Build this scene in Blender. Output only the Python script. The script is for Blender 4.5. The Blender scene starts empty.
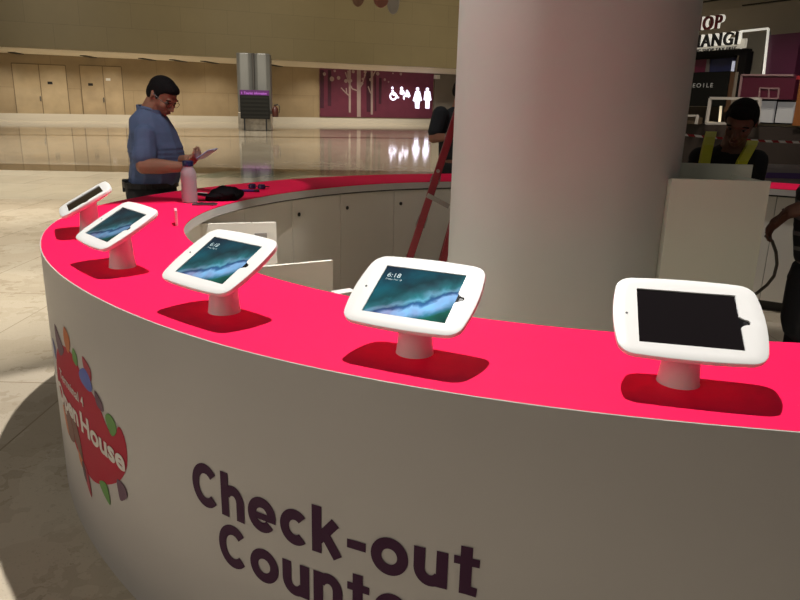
import bpy, bmesh, math, random
from mathutils import Vector, Matrix
random.seed(7)
C = bpy.context.scene.collection
scn = bpy.context.scene
PI = math.pi
R = math.radians

# ------------------------------------------------------------------ camera
F, PITCH, ROLL, H = 692.0, R(15.9), R(1.47), 1.65
cp, sp, cr, sr = math.cos(PITCH), math.sin(PITCH), math.cos(ROLL), math.sin(ROLL)
FW = Vector((0, cp, -sp)); U0 = Vector((0, sp, cp)); R0 = Vector((1, 0, 0))
RT = R0 * cr + U0 * sr
UP = -R0 * sr + U0 * cr
EYE = Vector((0, 0, H))
cam_d = bpy.data.cameras.new('camera'); cam = bpy.data.objects.new('camera', cam_d); C.objects.link(cam)
cam_d.sensor_width = 36; cam_d.lens = F / 800 * 36; cam_d.clip_end = 400
M = Matrix((RT, UP, -FW)).transposed().to_4x4(); M.translation = EYE
cam.matrix_world = M
scn.camera = cam


def ray(x, y):
    return FW + RT * ((x - 400) / F) - UP * ((y - 300) / F)


def pl(x, y, z=0.0):            # a point of the horizontal plane z
    d = ray(x, y); return EYE + d * ((z - H) / d.z)


def at(x, y, Y):                # a point at forward distance Y
    d = ray(x, y); return EYE + d * (Y / d.y)


# ------------------------------------------------------------------ materials
MATS = {}


def mat(name, col, rough=.5, metal=0, noise=0, nscale=8, spec=.5, emit=None, estr=0, alpha=1, trans=0, coat=0, bump=0, bscale=60):
    if name in MATS: return MATS[name]
    m = bpy.data.materials.new(name); m.use_nodes = True
    nt = m.node_tree; b = nt.nodes['Principled BSDF']
    b.inputs['Roughness'].default_value = rough; b.inputs['Metallic'].default_value = metal
    b.inputs['Specular IOR Level'].default_value = spec
    b.inputs['Base Color'].default_value = (*col, 1)
    b.inputs['Coat Weight'].default_value = coat
    if trans: b.inputs['Transmission Weight'].default_value = trans
    if emit: b.inputs['Emission Color'].default_value = (*emit, 1); b.inputs['Emission Strength'].default_value = estr
    if noise or bump:
        tc = nt.nodes.new('ShaderNodeTexCoord')
    if noise:
        n = nt.nodes.new('ShaderNodeTexNoise'); n.inputs['Scale'].default_value = nscale; n.inputs['Detail'].default_value = 5
        r = nt.nodes.new('ShaderNodeValToRGB')
        r.color_ramp.elements[0].position = .3; r.color_ramp.elements[1].position = .7
        r.color_ramp.elements[0].color = (*[c * (1 - noise) for c in col], 1)
        r.color_ramp.elements[1].color = (*[min(1, c * (1 + noise)) for c in col], 1)
        nt.links.new(tc.outputs['Object'], n.inputs['Vector']); nt.links.new(n.outputs['Fac'], r.inputs['Fac'])
        nt.links.new(r.outputs['Color'], b.inputs['Base Color'])
    if bump:
        n = nt.nodes.new('ShaderNodeTexNoise'); n.inputs['Scale'].default_value = bscale; n.inputs['Detail'].default_value = 3
        bp = nt.nodes.new('ShaderNodeBump'); bp.inputs['Strength'].default_value = bump; bp.inputs['Distance'].default_value = .01
        nt.links.new(tc.outputs['Object'], n.inputs['Vector']); nt.links.new(n.outputs['Fac'], bp.inputs['Height'])
        nt.links.new(bp.outputs['Normal'], b.inputs['Normal'])
    MATS[name] = m
    return m


def stone(name, c1, c2, cm, tw, th, rough, vein, plane='xz', nscale=.8, spec=.5, chips=None, mortar=.006, bias=0, offset=.5):
    """tiled stone: brick texture for the slabs, noise for veining, optional chips"""
    m = bpy.data.materials.new(name); m.use_nodes = True
    nt = m.node_tree; b = nt.nodes['Principled BSDF']; L = nt.links.new
    b.inputs['Roughness'].default_value = rough; b.inputs['Specular IOR Level'].default_value = spec
    tc = nt.nodes.new('ShaderNodeTexCoord'); sx = nt.nodes.new('ShaderNodeSeparateXYZ'); cx = nt.nodes.new('ShaderNodeCombineXYZ')
    L(tc.outputs['Object'], sx.inputs[0]); L(sx.outputs['X'], cx.inputs['X'])
    L(sx.outputs['Z' if plane == 'xz' else 'Y'], cx.inputs['Y'])
    br = nt.nodes.new('ShaderNodeTexBrick'); L(cx.outputs[0], br.inputs['Vector'])
    br.inputs['Scale'].default_value = 1; br.inputs['Brick Width'].default_value = tw; br.inputs['Row Height'].default_value = th
    br.inputs['Mortar Size'].default_value = mortar; br.inputs['Mortar Smooth'].default_value = .1; br.inputs['Bias'].default_value = bias
    br.offset = offset
    br.inputs['Color1'].default_value = (*c1, 1); br.inputs['Color2'].default_value = (*c2, 1); br.inputs['Mortar'].default_value = (*cm, 1)
    n = nt.nodes.new('ShaderNodeTexNoise'); n.inputs['Scale'].default_value = nscale; n.inputs['Detail'].default_value = 8; n.inputs['Roughness'].default_value = .65
    L(tc.outputs['Object'], n.inputs['Vector'])
    rp = nt.nodes.new('ShaderNodeValToRGB'); rp.color_ramp.elements[0].position = .3; rp.color_ramp.elements[1].position = .72
    rp.color_ramp.elements[0].color = (1 - vein, 1 - vein * 1.05, 1 - vein * 1.1, 1); rp.color_ramp.elements[1].color = (1, 1, 1, 1)
    L(n.outputs['Fac'], rp.inputs['Fac'])
    mx = nt.nodes.new('ShaderNodeMix'); mx.data_type = 'RGBA'; mx.blend_type = 'MULTIPLY'; mx.inputs[0].default_value = 1
    L(br.outputs['Color'], mx.inputs[6]); L(rp.outputs['Color'], mx.inputs[7])
    out = mx.outputs[2]
    if chips:
        for sc, lo, amt, colr in chips:
            v = nt.nodes.new('ShaderNodeTexVoronoi'); v.inputs['Scale'].default_value = sc
            nn = nt.nodes.new('ShaderNodeTexNoise'); nn.inputs['Scale'].default_value = sc * 1.3; nn.inputs['Detail'].default_value = 4
            L(tc.outputs['Object'], nn.inputs['Vector'])
            ad = nt.nodes.new('ShaderNodeMix'); ad.data_type = 'RGBA'; ad.blend_type = 'LINEAR_LIGHT'; ad.inputs[0].default_value = .25
            L(tc.outputs['Object'], ad.inputs[6]); L(nn.outputs['Color'], ad.inputs[7]); L(ad.outputs[2], v.inputs['Vector'])
            bw = nt.nodes.new('ShaderNodeSeparateXYZ'); L(v.outputs['Color'], bw.inputs[0])
            r2 = nt.nodes.new('ShaderNodeValToRGB'); r2.color_ramp.elements[0].position = lo; r2.color_ramp.elements[1].position = lo + .05
            r2.color_ramp.elements[0].color = (0, 0, 0, 1); r2.color_ramp.elements[1].color = (amt, amt, amt, 1)
            L(bw.outputs['X'], r2.inputs['Fac'])
            m2 = nt.nodes.new('ShaderNodeMix'); m2.data_type = 'RGBA'; L(r2.outputs['Color'], m2.inputs[0]); L(out, m2.inputs[6])
            m2.inputs[7].default_value = (*colr, 1); out = m2.outputs[2]
    L(out, b.inputs['Base Color'])
    return m


# ------------------------------------------------------------------ object helpers
def tag(o, label=None, cat=None, group=None, kind=None):
    if label: o['label'] = label
    if cat: o['category'] = cat
    if group: o['group'] = group
    if kind: o['kind'] = kind
    return o


def empty(name, loc=(0, 0, 0), rz=0, **k):
    o = bpy.data.objects.new(name, None); C.objects.link(o); o.location = loc; o.rotation_euler = (0, 0, rz); o.empty_display_size = .1
    return tag(o, **k)


def obj(name, bm, m, parent=None, smooth=False, bevel=0, angle=35, **k):
    me = bpy.data.meshes.new(name)
    bmesh.ops.recalc_face_normals(bm, faces=bm.faces)
    bm.to_mesh(me); bm.free()
    o = bpy.data.objects.new(name, me); C.objects.link(o)
    me.materials.append(m)
    if smooth:
        for p in me.polygons: p.use_smooth = True
        me.set_sharp_from_angle(angle=R(angle))
    if bevel:
        b = o.modifiers.new('bevel', 'BEVEL'); b.width = bevel; b.segments = 2; b.limit_method = 'ANGLE'
    if parent: o.parent = parent
    return tag(o, **k)


def copy_tree(o, parent=None):
    c = o.copy(); C.objects.link(c)
    if parent: c.parent = parent
    for ch in list(o.children): copy_tree(ch, c)
    return c


def bx(bm, x0, x1, y0, y1, z0, z1):
    v = [bm.verts.new((x, y, z)) for z in (z0, z1) for y in (y0, y1) for x in (x0, x1)]
    for f in ((0, 2, 3, 1), (4, 5, 7, 6), (0, 1, 5, 4), (2, 6, 7, 3), (0, 4, 6, 2), (1, 3, 7, 5)):
        bm.faces.new([v[i] for i in f])
    return bm


def box(*a): return bx(bmesh.new(), *a)


def tube(bm, pts, r, n=10, cap=True):
    """tube through points, r a number or list"""
    pts = [Vector(p) for p in pts]
    if not isinstance(r, (list, tuple)): r = [r] * len(pts)
    rings = []; prev = None
    for i, p in enumerate(pts):
        d = (pts[min(i + 1, len(pts) - 1)] - pts[max(i - 1, 0)]).normalized()
        if prev is None:
            a = Vector((0, 0, 1)) if abs(d.z) < .9 else Vector((1, 0, 0))
            s = d.cross(a).normalized()
        else:
            s = (prev - d * prev.dot(d)).normalized()
        prev = s; t = d.cross(s)
        rings.append([bm.verts.new(p + (s * math.cos(2 * PI * k / n) + t * math.sin(2 * PI * k / n)) * r[i]) for k in range(n)])
    for a, b in zip(rings, rings[1:]):
        for k in range(n): bm.faces.new((a[k], a[(k + 1) % n], b[(k + 1) % n], b[k]))
    if cap: bm.faces.new(rings[0][::-1]); bm.faces.new(rings[-1])
    return bm


def bar(bm, a, b, w, t, side=(0, 0, 1)):
    """rectangular bar from a to b: w along 'side', t across"""
    a = Vector(a); b = Vector(b); d = (b - a).normalized(); s = Vector(side); s = (s - d * s.dot(d)).normalized(); q = d.cross(s)
    vs = [bm.verts.new(p + s * w / 2 * i + q * t / 2 * j) for p in (a, b) for i, j in ((-1, -1), (1, -1), (1, 1), (-1, 1))]
    for f in ((0, 1, 2, 3), (7, 6, 5, 4), (0, 4, 5, 1), (1, 5, 6, 2), (2, 6, 7, 3), (3, 7, 4, 0)): bm.faces.new([vs[i] for i in f])
    return bm


def lathe(bm, prof, n=40, c=(0, 0, 0)):
    c = Vector(c); rings = []
    for r, z in prof:
        rings.append([bm.verts.new(c + Vector((r * math.cos(2 * PI * k / n), r * math.sin(2 * PI * k / n), z))) for k in range(n)])
    for a, b in zip(rings, rings[1:]):
        for k in range(n): bm.faces.new((a[k], a[(k + 1) % n], b[(k + 1) % n], b[k]))
    bm.faces.new(rings[0][::-1]); bm.faces.new(rings[-1])
    return bm


def prism(bm, poly, w0, w1, axis='y'):
    """closed 2-D outline extruded; axis y: (u,z) outline, depth along y"""
    f = (lambda p, w: (p[0], w, p[1])) if axis == 'y' else (lambda p, w: (p[0], p[1], w))
    a = [bm.verts.new(f(p, w0)) for p in poly]; b = [bm.verts.new(f(p, w1)) for p in poly]
    n = len(poly)
    bm.faces.new(a); bm.faces.new(b[::-1])
    for k in range(n): bm.faces.new((a[k], b[k], b[(k + 1) % n], a[(k + 1) % n]))
    return bm


def spl(poly, k=4):
    """closed Catmull-Rom"""
    out = []; n = len(poly)
    for i in range(n):
        p0, p1, p2, p3 = [Vector((*poly[(i + j) % n][:2], 0)) for j in (-1, 0, 1, 2)]
        for s in range(k):
            t = s / k
            q = .5 * ((2 * p1) + (p2 - p0) * t + (2 * p0 - 5 * p1 + 4 * p2 - p3) * t * t + (3 * p1 - p0 - 3 * p2 + p3) * t ** 3)
            out.append((q.x, q.y))
    return out


def text_bm(s, size=1, offset=0, ext=.002, align='LEFT', width=None, space=1.0, lines=1.0):
    cu = bpy.data.curves.new('t', 'FONT'); cu.body = s; cu.size = size; cu.offset = offset; cu.extrude = ext; cu.align_x = align
    cu.space_character = space; cu.space_line = lines; cu.resolution_u = 4
    o = bpy.data.objects.new('t', cu); C.objects.link(o)
    dg = bpy.context.evaluated_depsgraph_get(); me = bpy.data.meshes.new_from_object(o.evaluated_get(dg))
    bm = bmesh.new(); bm.from_mesh(me)
    bpy.data.objects.remove(o); bpy.data.curves.remove(cu); bpy.data.meshes.remove(me)
    if width:
        xs = [v.co.x for v in bm.verts]; x0 = min(xs); k = width / (max(xs) - x0)
        for v in bm.verts: v.co.x = (v.co.x - x0) * k
    return bm


def place_text(bm, o, ux, uz, d):
    """text plane (x,y) -> world directions ux, uz, extrusion along d"""
    ux, uz, d, o = Vector(ux), Vector(uz), Vector(d), Vector(o)
    for v in bm.verts:
        c = v.co.copy(); v.co = o + ux * c.x + uz * c.y + d * c.z
    return bm


# ------------------------------------------------------------------ colours
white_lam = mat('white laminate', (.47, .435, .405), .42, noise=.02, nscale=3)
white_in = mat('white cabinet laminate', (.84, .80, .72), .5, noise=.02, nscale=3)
pink = mat('hot pink laminate', (.95, .008, .085), .55, spec=.12, noise=.03, nscale=30, bump=.05, bscale=400)
tab_white = mat('white powder coat', (.80, .79, .77), .35, spec=.4)
chrome = mat('polished steel', (.7, .68, .64), .18, 1)
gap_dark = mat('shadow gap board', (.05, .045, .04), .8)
plum = mat('plum vinyl', (.050, .012, .040), .6, spec=.2)
black = mat('black plastic', (.012, .012, .014), .35)
skin = mat('skin tone', (.30, .135, .085), .55, noise=.08, nscale=12)
skin2 = mat('dark skin tone', (.16, .07, .045), .55, noise=.08, nscale=12)
hair_m = mat('black hair', (.006, .005, .006), .75, spec=.15, bump=.4, bscale=180)

# ------------------------------------------------------------------ floor
floor_m = stone('polished stone floor', (.70, .61, .47), (.64, .55, .42), (.36, .29, .2), 1.9, 1.9, .06, .22, 'xy', .5, .5,
                chips=[(7, .84, .5, (.42, .34, .235)), (2.2, .8, .3, (.74, .67, .54)), (3.4, .86, .4, (.45, .37, .26)), (28, .93, .3, (.3, .24, .17))], mortar=.005)
bm = box(-60, 70, -8, 95, -.1, 0); obj('floor', bm, floor_m, kind='structure', smooth=False)


def quad_strip(p0, p1, q0, q1, z0, z1):
    bm = bmesh.new()
    lo = [bm.verts.new((p.x, p.y, z0)) for p in (p0, p1, q1, q0)]; hi = [bm.verts.new((p.x, p.y, z1)) for p in (p0, p1, q1, q0)]
    bm.faces.new(lo); bm.faces.new(hi[::-1])
    for k in range(4): bm.faces.new((lo[k], hi[k], hi[(k + 1) % 4], lo[(k + 1) % 4]))
    return bm


def ext(a, b, k0, k1):
    d = b - a; return a + d * k0, a + d * k1


inlay = stone('brown stone inlay', (.20, .15, .09), (.17, .125, .075), (.12, .09, .05), 2, 2, .08, .2, 'xy')
a0, a1 = ext(pl(0, 170), pl(460, 178), -.6, 2.4); b0, b1 = ext(pl(0, 163.5), pl(460, 172.5), -.6, 2.4)
obj('trim_1', quad_strip(a0, a1, b0, b1, -.01, .002), inlay, kind='structure')
a0, a1 = ext(pl(0, 135.2), pl(460, 139.2), -.4, 1.6); b0, b1 = ext(pl(0, 134), pl(460, 138.2), -.4, 1.6)
obj('trim_2', quad_strip(a0, a1, b0, b1, -.01, .002), inlay, kind='structure')
pale = stone('pale stone band', (.72, .66, .53), (.68, .61, .48), (.5, .43, .32), 1.2, 1.2, .07, .15, 'xy', 1.2)
a0, a1 = ext(pl(0, 199), pl(460, 203), -.6, 2.4); b0, b1 = ext(pl(0, 170), pl(460, 178), -.6, 2.4)
obj('trim_3', quad_strip(a0, a1, b0, b1, -.01, .0015), pale, kind='structure')
green_st = mat('green stone inlay', (.30, .36, .27), .08, noise=.15, nscale=3)
bm = bmesh.new()
for px in (222, 256, 290):
    c = pl(px, 174.5)
    lo = [bm.verts.new((c.x + dx, c.y + dy, .0022)) for dx, dy in ((-.5, -.75), (.12, -.75), (.5, .75), (-.12, .75))]
    hi = [bm.verts.new((v.co.x, v.co.y, .0032)) for v in lo]
    bm.faces.new(lo); bm.faces.new(hi[::-1])
    for k in range(4): bm.faces.new((lo[k], hi[k], hi[(k + 1) % 4], lo[(k + 1) % 4]))
obj('trim_4', bm, green_st, kind='structure')


# ------------------------------------------------------------------ a vertical plane with its own frame
class Frame:
    def __init__(s, o, e):
        s.o = Vector((o.x, o.y, 0)); s.e = Vector((e.x, e.y, 0)).normalized(); s.n = Vector((s.e.y, -s.e.x, 0))   # n: towards the viewer's side
        s.rz = math.atan2(s.e.y, s.e.x)

    def hit(s, x, y, w=0):     # pixel -> (u, z) on the plane shifted by w towards the viewer
        d = ray(x, y); o = s.o + s.n * w
        t = (o - EYE).dot(s.n) / d.dot(s.n); p = EYE + d * t
        return (p - o).dot(s.e), p.z

    def put(s, ob):            # local (u, depth away, z)
        ob.location = s.o; ob.rotation_euler = (0, 0, s.rz); return ob

    def rect(s, px0, py0, px1, py1, w=0):
        u0, z0 = s.hit(px0, (py0 + py1) / 2, w)[0], 0; u1 = s.hit(px1, (py0 + py1) / 2, w)[0]
        zt = s.hit((px0 + px1) / 2, py0, w)[1]; zb = s.hit((px0 + px1) / 2, py1, w)[1]
        return u0, u1, zb, zt

    def box(s, name, r, w0, w1, m, parent=None, **k):     # w measured towards the viewer
        o = obj(name, box(r[0], r[1], -w1, -w0, r[2], r[3]), m, **k)
        if parent: o.parent = parent
        else: s.put(o)
        return o


WB = Frame(pl(0, 120), pl(400, 124) - pl(0, 120))
marble = stone('beige marble wall', (.46, .36, .225), (.42, .325, .20), (.30, .23, .14), 3.2, 2.0, .3, .28, 'xz', .35, mortar=.012)
TOP = 4.0
o = obj('wall_back', box(-18, 62, 0, .6, 0, TOP + .5), marble, kind='structure'); WB.put(o)
# polished steel skirting
steel = mat('pale polished skirting', (.86, .82, .72), .22, .25)
o = obj('baseboard_back', box(-18, 62, -.06, 0, 0, .42), steel, kind='structure'); WB.put(o)
# upper hall wall hanging in front, ceiling strip below it
UW = Frame(at(0, 50, (TOP - H) * F / 43), at(456, 72, (TOP - H) * F / 33.3) - at(0, 50, (TOP - H) * F / 43))
upper_m = stone('upper hall stone', (.30, .235, .115), (.28, .22, .107), (.22, .17, .085), 2.6, 1.3, .5, .12, 'xz', .3, mortar=.01)
o = obj('wall_upper', box(-18, 75, 0, .5, TOP - .05, 13), upper_m, kind='structure'); UW.put(o)
soff = mat('pale ceiling board', (.85, .80, .68), .6, noise=.04, nscale=1)
bm = bmesh.new()
q = [UW.o + UW.e * -18 - UW.n * .12, UW.o + UW.e * 75 - UW.n * .12, WB.o + WB.e * 62, WB.o + WB.e * -18]
lo = [bm.verts.new((p.x, p.y, TOP)) for p in q]; hi = [bm.verts.new((p.x, p.y, TOP + .2)) for p in q]
bm.faces.new(lo); bm.faces.new(hi[::-1])
for k in range(4): bm.faces.new((lo[k], hi[k], hi[(k + 1) % 4], lo[(k + 1) % 4]))
obj('ceiling', bm, soff, kind='structure')
slot_m = mat('black air slot', (.02, .018, .015), .7)
for i, px in enumerate((20, 92, 150, 181, 212, 275)):
    a = pl(px - 9, 51.2 + px * .046, TOP - .01); b = pl(px + 9, 54.4 + px * .046, TOP - .01)
    bm = bmesh.new(); bar(bm, (a.x, a.y, TOP - .02), (b.x, b.y, TOP - .02), .05, .38, (0, 0, 1))
    ob = obj('air_vent', bm, slot_m, label='black slot air vent set in the pale ceiling strip above the marble wall', cat='vent', group='slot vents in the ceiling strip')


def doors_on_wall(n, px0, px1, pxm, plate_px, top, mm):
    u0, z1 = WB.hit(px0, top); u1 = WB.hit(px1, top)[0]; um = WB.hit(pxm, top)[0]
    o = obj('door_%d' % n, box(u0, u1, -.03, 0, .42, z1), mm, kind='structure'); WB.put(o)
    line = mat('door joint', (.20, .15, .09), .7)
    for a in (u0, um, u1):
        obj('door_joint', box(a - .025, a + .025, -.04, -.025, .42, z1), line, o)
    obj('door_joint', box(u0, u1, -.04, -.025, z1 - .03, z1 + .03), line, o)
    for px, py, mt in plate_px:
        u, z = WB.hit(px, py); obj('door_plate', box(u - .14, u + .14, -.05, -.03, z - .08, z + .08), mt, o)
    obj('door_handle', box(um - .12, um - .05, -.1, -.03, 1.2, 1.5), chrome, o)


door_m = mat('beige wall door', (.46, .365, .23), .35, noise=.1, nscale=1.2)
door_m2 = mat('stone faced door', (.43, .335, .21), .4, noise=.12, nscale=1.2)
whitep = mat('white plate', (.8, .8, .78), .4)
doors_on_wall(1, 11, 65, 38, [(50, 83, black)], 63, door_m)
doors_on_wall(2, 79, 121, 102, [(90.5, 84.5, black), (108, 79.5, whitep)], 65, door_m2)

# ------------------------------------------------------------------ restroom wall panel with trees and lit pictograms
purple = mat('mauve wall panel', (.115, .026, .045), .3, noise=.1, nscale=2, emit=(.16, .03, .06), estr=.12)  # faint self-glow mixed into the panel colour
PU = empty('restroom_sign_wall'); WB.put(PU)
tag(PU, 'long mauve wall panel with painted trees and lit restroom pictograms on the far marble wall', 'wall sign')
r = WB.rect(320, 69.5, 433, 117.5, .1)
obj('panel', box(r[0], r[1], -.12, -.001, r[2], r[3]), purple, PU)
pale_tree = mat('pale tree print', (.36, .27, .26), .5)
dark_tree = mat('dark tree print', (.05, .008, .025), .5)
Dp = -.13


def pt(px, py): return WB.hit(px, py, .13)


def stroke(name, pts, w, mm, dep=Dp, parent=PU):
    bm = bmesh.new()
    P = [pt(*p) for p in pts]
    for (u0, z0), (u1, z1) in zip(P, P[1:]): bar(bm, (u0, dep, z0), (u1, dep, z1), w, .012, (0, 1, 0)) if False else bar(bm, (u0, dep, z0), (u1, dep, z1), .012, w, (0, 1, 0))
    return obj(name, bm, mm, parent)


for k in [(322, 70, 322, 108, .3), (329.5, 70, 329.5, 106, .28), (368.5, 72, 369, 112, .4), (375, 71, 375.5, 111, .15), (380.5, 78, 380, 104, .22)]:
    stroke('dark_tree_trunk', [(k[0], k[1]), (k[2], k[3])], k[4], dark_tree, -.125)
z45 = lambda x, y: (320 + x * .175, 60 + y * .175)
stroke('tree_trunk', [z45(222, 50), z45(222, 326)], .32, pale_tree)
stroke('tree_trunk', [z45(170, 50), z45(170, 300)], .17, pale_tree)
stroke('tree_trunk', [z45(296, 62), z45(296, 312)], .18, pale_tree)
for s in ([(145, 70), (165, 130), (185, 165), (222, 178)], [(222, 170), (240, 140), (262, 70)], [(120, 158), (145, 185), (168, 205)], [(150, 160), (152, 190)],
          [(275, 150), (285, 180), (296, 200)], [(296, 100), (318, 60)], [(170, 120), (160, 90), (160, 60)]):
    stroke('tree_branch', [z45(*p) for p in s], .09, pale_tree)
for i, (x, y, rr) in enumerate([(25, 80, 9), (68, 108, 13), (106, 102, 10), (84, 62, 7), (190, 66, 9), (175, 118, 9), (240, 133, 8), (258, 68, 9), (256, 88, 6), (243, 108, 6), (288, 112, 8),
                                (330, 78, 10), (370, 112, 7), (392, 125, 5), (417, 76, 5), (462, 80, 8), (148, 120, 10)]):
    u, z = pt(*z45(x, y)); bm = bmesh.new(); s = rr * .175 / F * 55
    prism(bm, [(u + s * math.cos(a * PI / 8), z + s * math.sin(a * PI / 8)) for a in range(16)], -.14, -.128)
    obj('fruit_dot', bm, pale_tree, PU)
lit = mat('lit pictogram white', (.9, .9, 1), .5, emit=(.80, .76, 1), estr=1.7)


def pic_poly(name, polys, discs=()):
    bm = bmesh.new()
    for P in polys: prism(bm, [pt(*z45(*p)) for p in P], -.16, -.13)
    for x, y, rr in discs:
        u, z = pt(*z45(x, y)); s = rr * .175 / F * 56
        prism(bm, [(u + s * math.cos(a * PI / 8), z + s * math.sin(a * PI / 8)) for a in range(16)], -.16, -.13)
    return obj(name, bm, lit, PU)


pic_poly('woman_pictogram', [[(545, 178), (570, 178), (582, 232), (570, 234), (572, 240), (568, 240), (566, 278), (544, 276), (542, 240), (530, 232)]], [(557, 166, 10)])
pic_poly('man_pictogram', [[(598, 178), (628, 178), (636, 230), (626, 232), (624, 278), (602, 276), (602, 232), (592, 228)]], [(613, 168, 10)])
bm = bmesh.new()
u, z = pt(*z45(418, 207)); n = 20
for a in range(n - 4):
    t0, t1 = [R(110 + 320 * q_ / (n - 4)) for q_ in (a, a + 1)]
    r0, r1 = .20, .33
    prism(bm, [(u + r0 * math.cos(t0), z + r0 * math.sin(t0)), (u + r1 * math.cos(t0), z + r1 * math.sin(t0)), (u + r1 * math.cos(t1), z + r1 * math.sin(t1)), (u + r0 * math.cos(t1), z + r0 * math.sin(t1))], -.16, -.13)
for P in ([(408, 172), (420, 172), (424, 195), (436, 197), (436, 204), (416, 203)], [(430, 200), (438, 200), (452, 216), (444, 220)]):
    prism(bm, [pt(*z45(*p)) for p in P], -.16, -.13)
u, z = pt(*z45(413, 160)); prism(bm, [(u + .1 * math.cos(a * PI / 6), z + .1 * math.sin(a * PI / 6)) for a in range(12)], -.16, -.13)
obj('wheelchair_pictogram', bm, lit, PU)
pic_poly('baby_change_pictogram', [[(458, 172), (478, 172), (484, 192), (470, 200), (456, 194)], [(488, 186), (508, 182), (516, 206), (506, 216), (488, 200)], [(476, 204), (484, 204), (482, 228), (474, 222)], [(484, 196), (500, 206), (494, 212), (480, 203)]], [(466, 162, 9), (497, 178, 7)])
# grey end wall to the right of the panel, small white plate
greyw = mat('grey end wall', (.26, .235, .215), .5, noise=.06, nscale=1)
r = WB.rect(434.5, 71, 500, 121, .15); o = obj('wall_end', box(r[0], r[1], -.15, 0, .42, TOP), greyw, kind='structure'); WB.put(o)
r = WB.rect(434, 75, 437.5, 79, .2); o = obj('projecting_sign', box(r[0], r[1], -.6, -.151, r[2], r[3]), whitep, label='small white square plate at the right end of the mauve restroom panel', cat='sign'); WB.put(o)

# ------------------------------------------------------------------ lamps along the far wall (downlights under the ceiling strip)
def light(name, kind, loc, energy, col=(1, .9, .75), **k):
    d = bpy.data.lights.new(name, kind); d.energy = energy; d.color = col
    for a, b in k.items(): setattr(d, a, b)
    o = bpy.data.objects.new(name, d); C.objects.link(o); o.location = loc
    return o


def aim(o, tgt):
    o.rotation_euler = (Vector(tgt) - o.location).to_track_quat('-Z', 'Y').to_euler()
    return o


for px in (6, 60, 115, 165, 213, 312, 354, 398):
    u = WB.hit(px, 100)[0]; p = WB.o + WB.e * u + WB.n * 2.2
    l = light('wall_downlight', 'SPOT', (p.x, p.y, TOP - .08), 300, spot_size=R(150), spot_blend=.9, shadow_soft_size=.05)

# ------------------------------------------------------------------ grey pillar with directory board and extinguisher
DP = pl(254, 130.5).y
ps = lambda px, py: at(px, py, DP)
cx = ps(254, 130).x; cw = (ps(271, 100).x - ps(238, 100).x) / 2
clad = mat('grey column cladding', (.20, .20, .19), .35, .3, noise=.05, nscale=1)
PC = empty('cladded_pillar', (cx, DP + cw * .6, 0), R(5), label='grey cladded pillar with a vertical joint standing before the marble wall', cat='pillar')
bm = bmesh.new()
for s in (-1, 1):
    x0, x1 = (-cw, -.04) if s < 0 else (.04, cw)
    prism(bm, spl([(x0, -cw * .35), (x0 + .2, -cw * .6), (x1 - .2, -cw * .6), (x1, -cw * .35), (x1, cw * .6), (x0, cw * .6)], 1), .95, TOP - .002, 'z')
obj('cladding', bm, clad, PC, bevel=.05)
obj('core', box(-.05, .05, -cw * .5, cw * .5, .5, TOP - .002), gap_dark, PC)
bm = bmesh.new()
bx(bm, -cw * .98, cw * .98, -cw * .62, cw * .6, .0, .95)
obj('steel_base', bm, mat('pillar steel base', (.42, .38, .32), .3, .8, noise=.2, nscale=6), PC, bevel=.03)
fz = DP + cw * .6 - cw * .66
q0, q1 = at(241, 118.5, DP - .6), at(269, 90.5, DP - .6)
DB = empty('directory_board', ((q0.x + q1.x) / 2, DP - .6, 0), R(5), label='black directory board with a purple header standing against the grey pillar', cat='sign board')
hw = (q1.x - q0.x) / 2
obj('board', box(-hw, hw, -.06, .06, q0.z, q1.z), mat('dark board', (.010, .010, .009), .6, spec=.15), DB)
hz = at(255, 95.3, DP - .6).z
obj('header', box(-hw, hw, -.075, -.06, hz, q1.z), mat('purple header', (.07, .006, .09), .5, emit=(.1, .01, .16), estr=.15), DB)
lm = mat('lavender lettering', (.3, .08, .4), .5, emit=(.35, .1, .5), estr=.5)
for wd, xa, ww in (('i', -.88, .05), ('Tourist', -.72, .62), ('information', -.02, .85)):
    bm = text_bm(wd, .17, .004, .004, width=hw * ww); place_text(bm, (hw * xa, -.085, hz + .05), (1, 0, 0), (0, 0, 1), (0, -1, 0)); obj('lettering', bm, lm, DB)
for k in range(6):
    zz = q0.z + (hz - q0.z) * (k + .5) / 6
    obj('slat', box(-hw * .94, hw * .94, -.068, -.06, zz - .05, zz + .05), mat('board slat', (.016, .016, .014), .6, spec=.15), DB)
obj('leg', box(-hw * .8, -hw * .7, -.04, .04, 0, q0.z), black, DB); obj('leg', box(hw * .7, hw * .8, -.04, .04, 0, q0.z), black, DB)
ex = at(275, 116, DP - .3)
FE = empty('fire_extinguisher', (ex.x, DP - .2, at(275, 117, DP - .2).z), label='small dark red fire extinguisher on the right side of the grey pillar', cat='fire extinguisher')
bm = bmesh.new(); lathe(bm, [(.15, 0), (.17, .03), (.17, .42), (.1, .52), (.04, .56), (.04, .6)], 16); obj('cylinder', bm, mat('dark red paint', (.06, .012, .008), .4), FE, smooth=True)
bm = bmesh.new(); bar(bm, (-.08, 0, .6), (.16, 0, .66), .05, .05); tube(bm, [(.05, 0, .62), (.22, 0, .6), (.24, 0, .4), (.2, 0, .2)], .02, 6); obj('hose', bm, black, FE)
obj('bracket', box(-.5, -.1, .05, .1, .15, .3), clad, FE)

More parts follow.
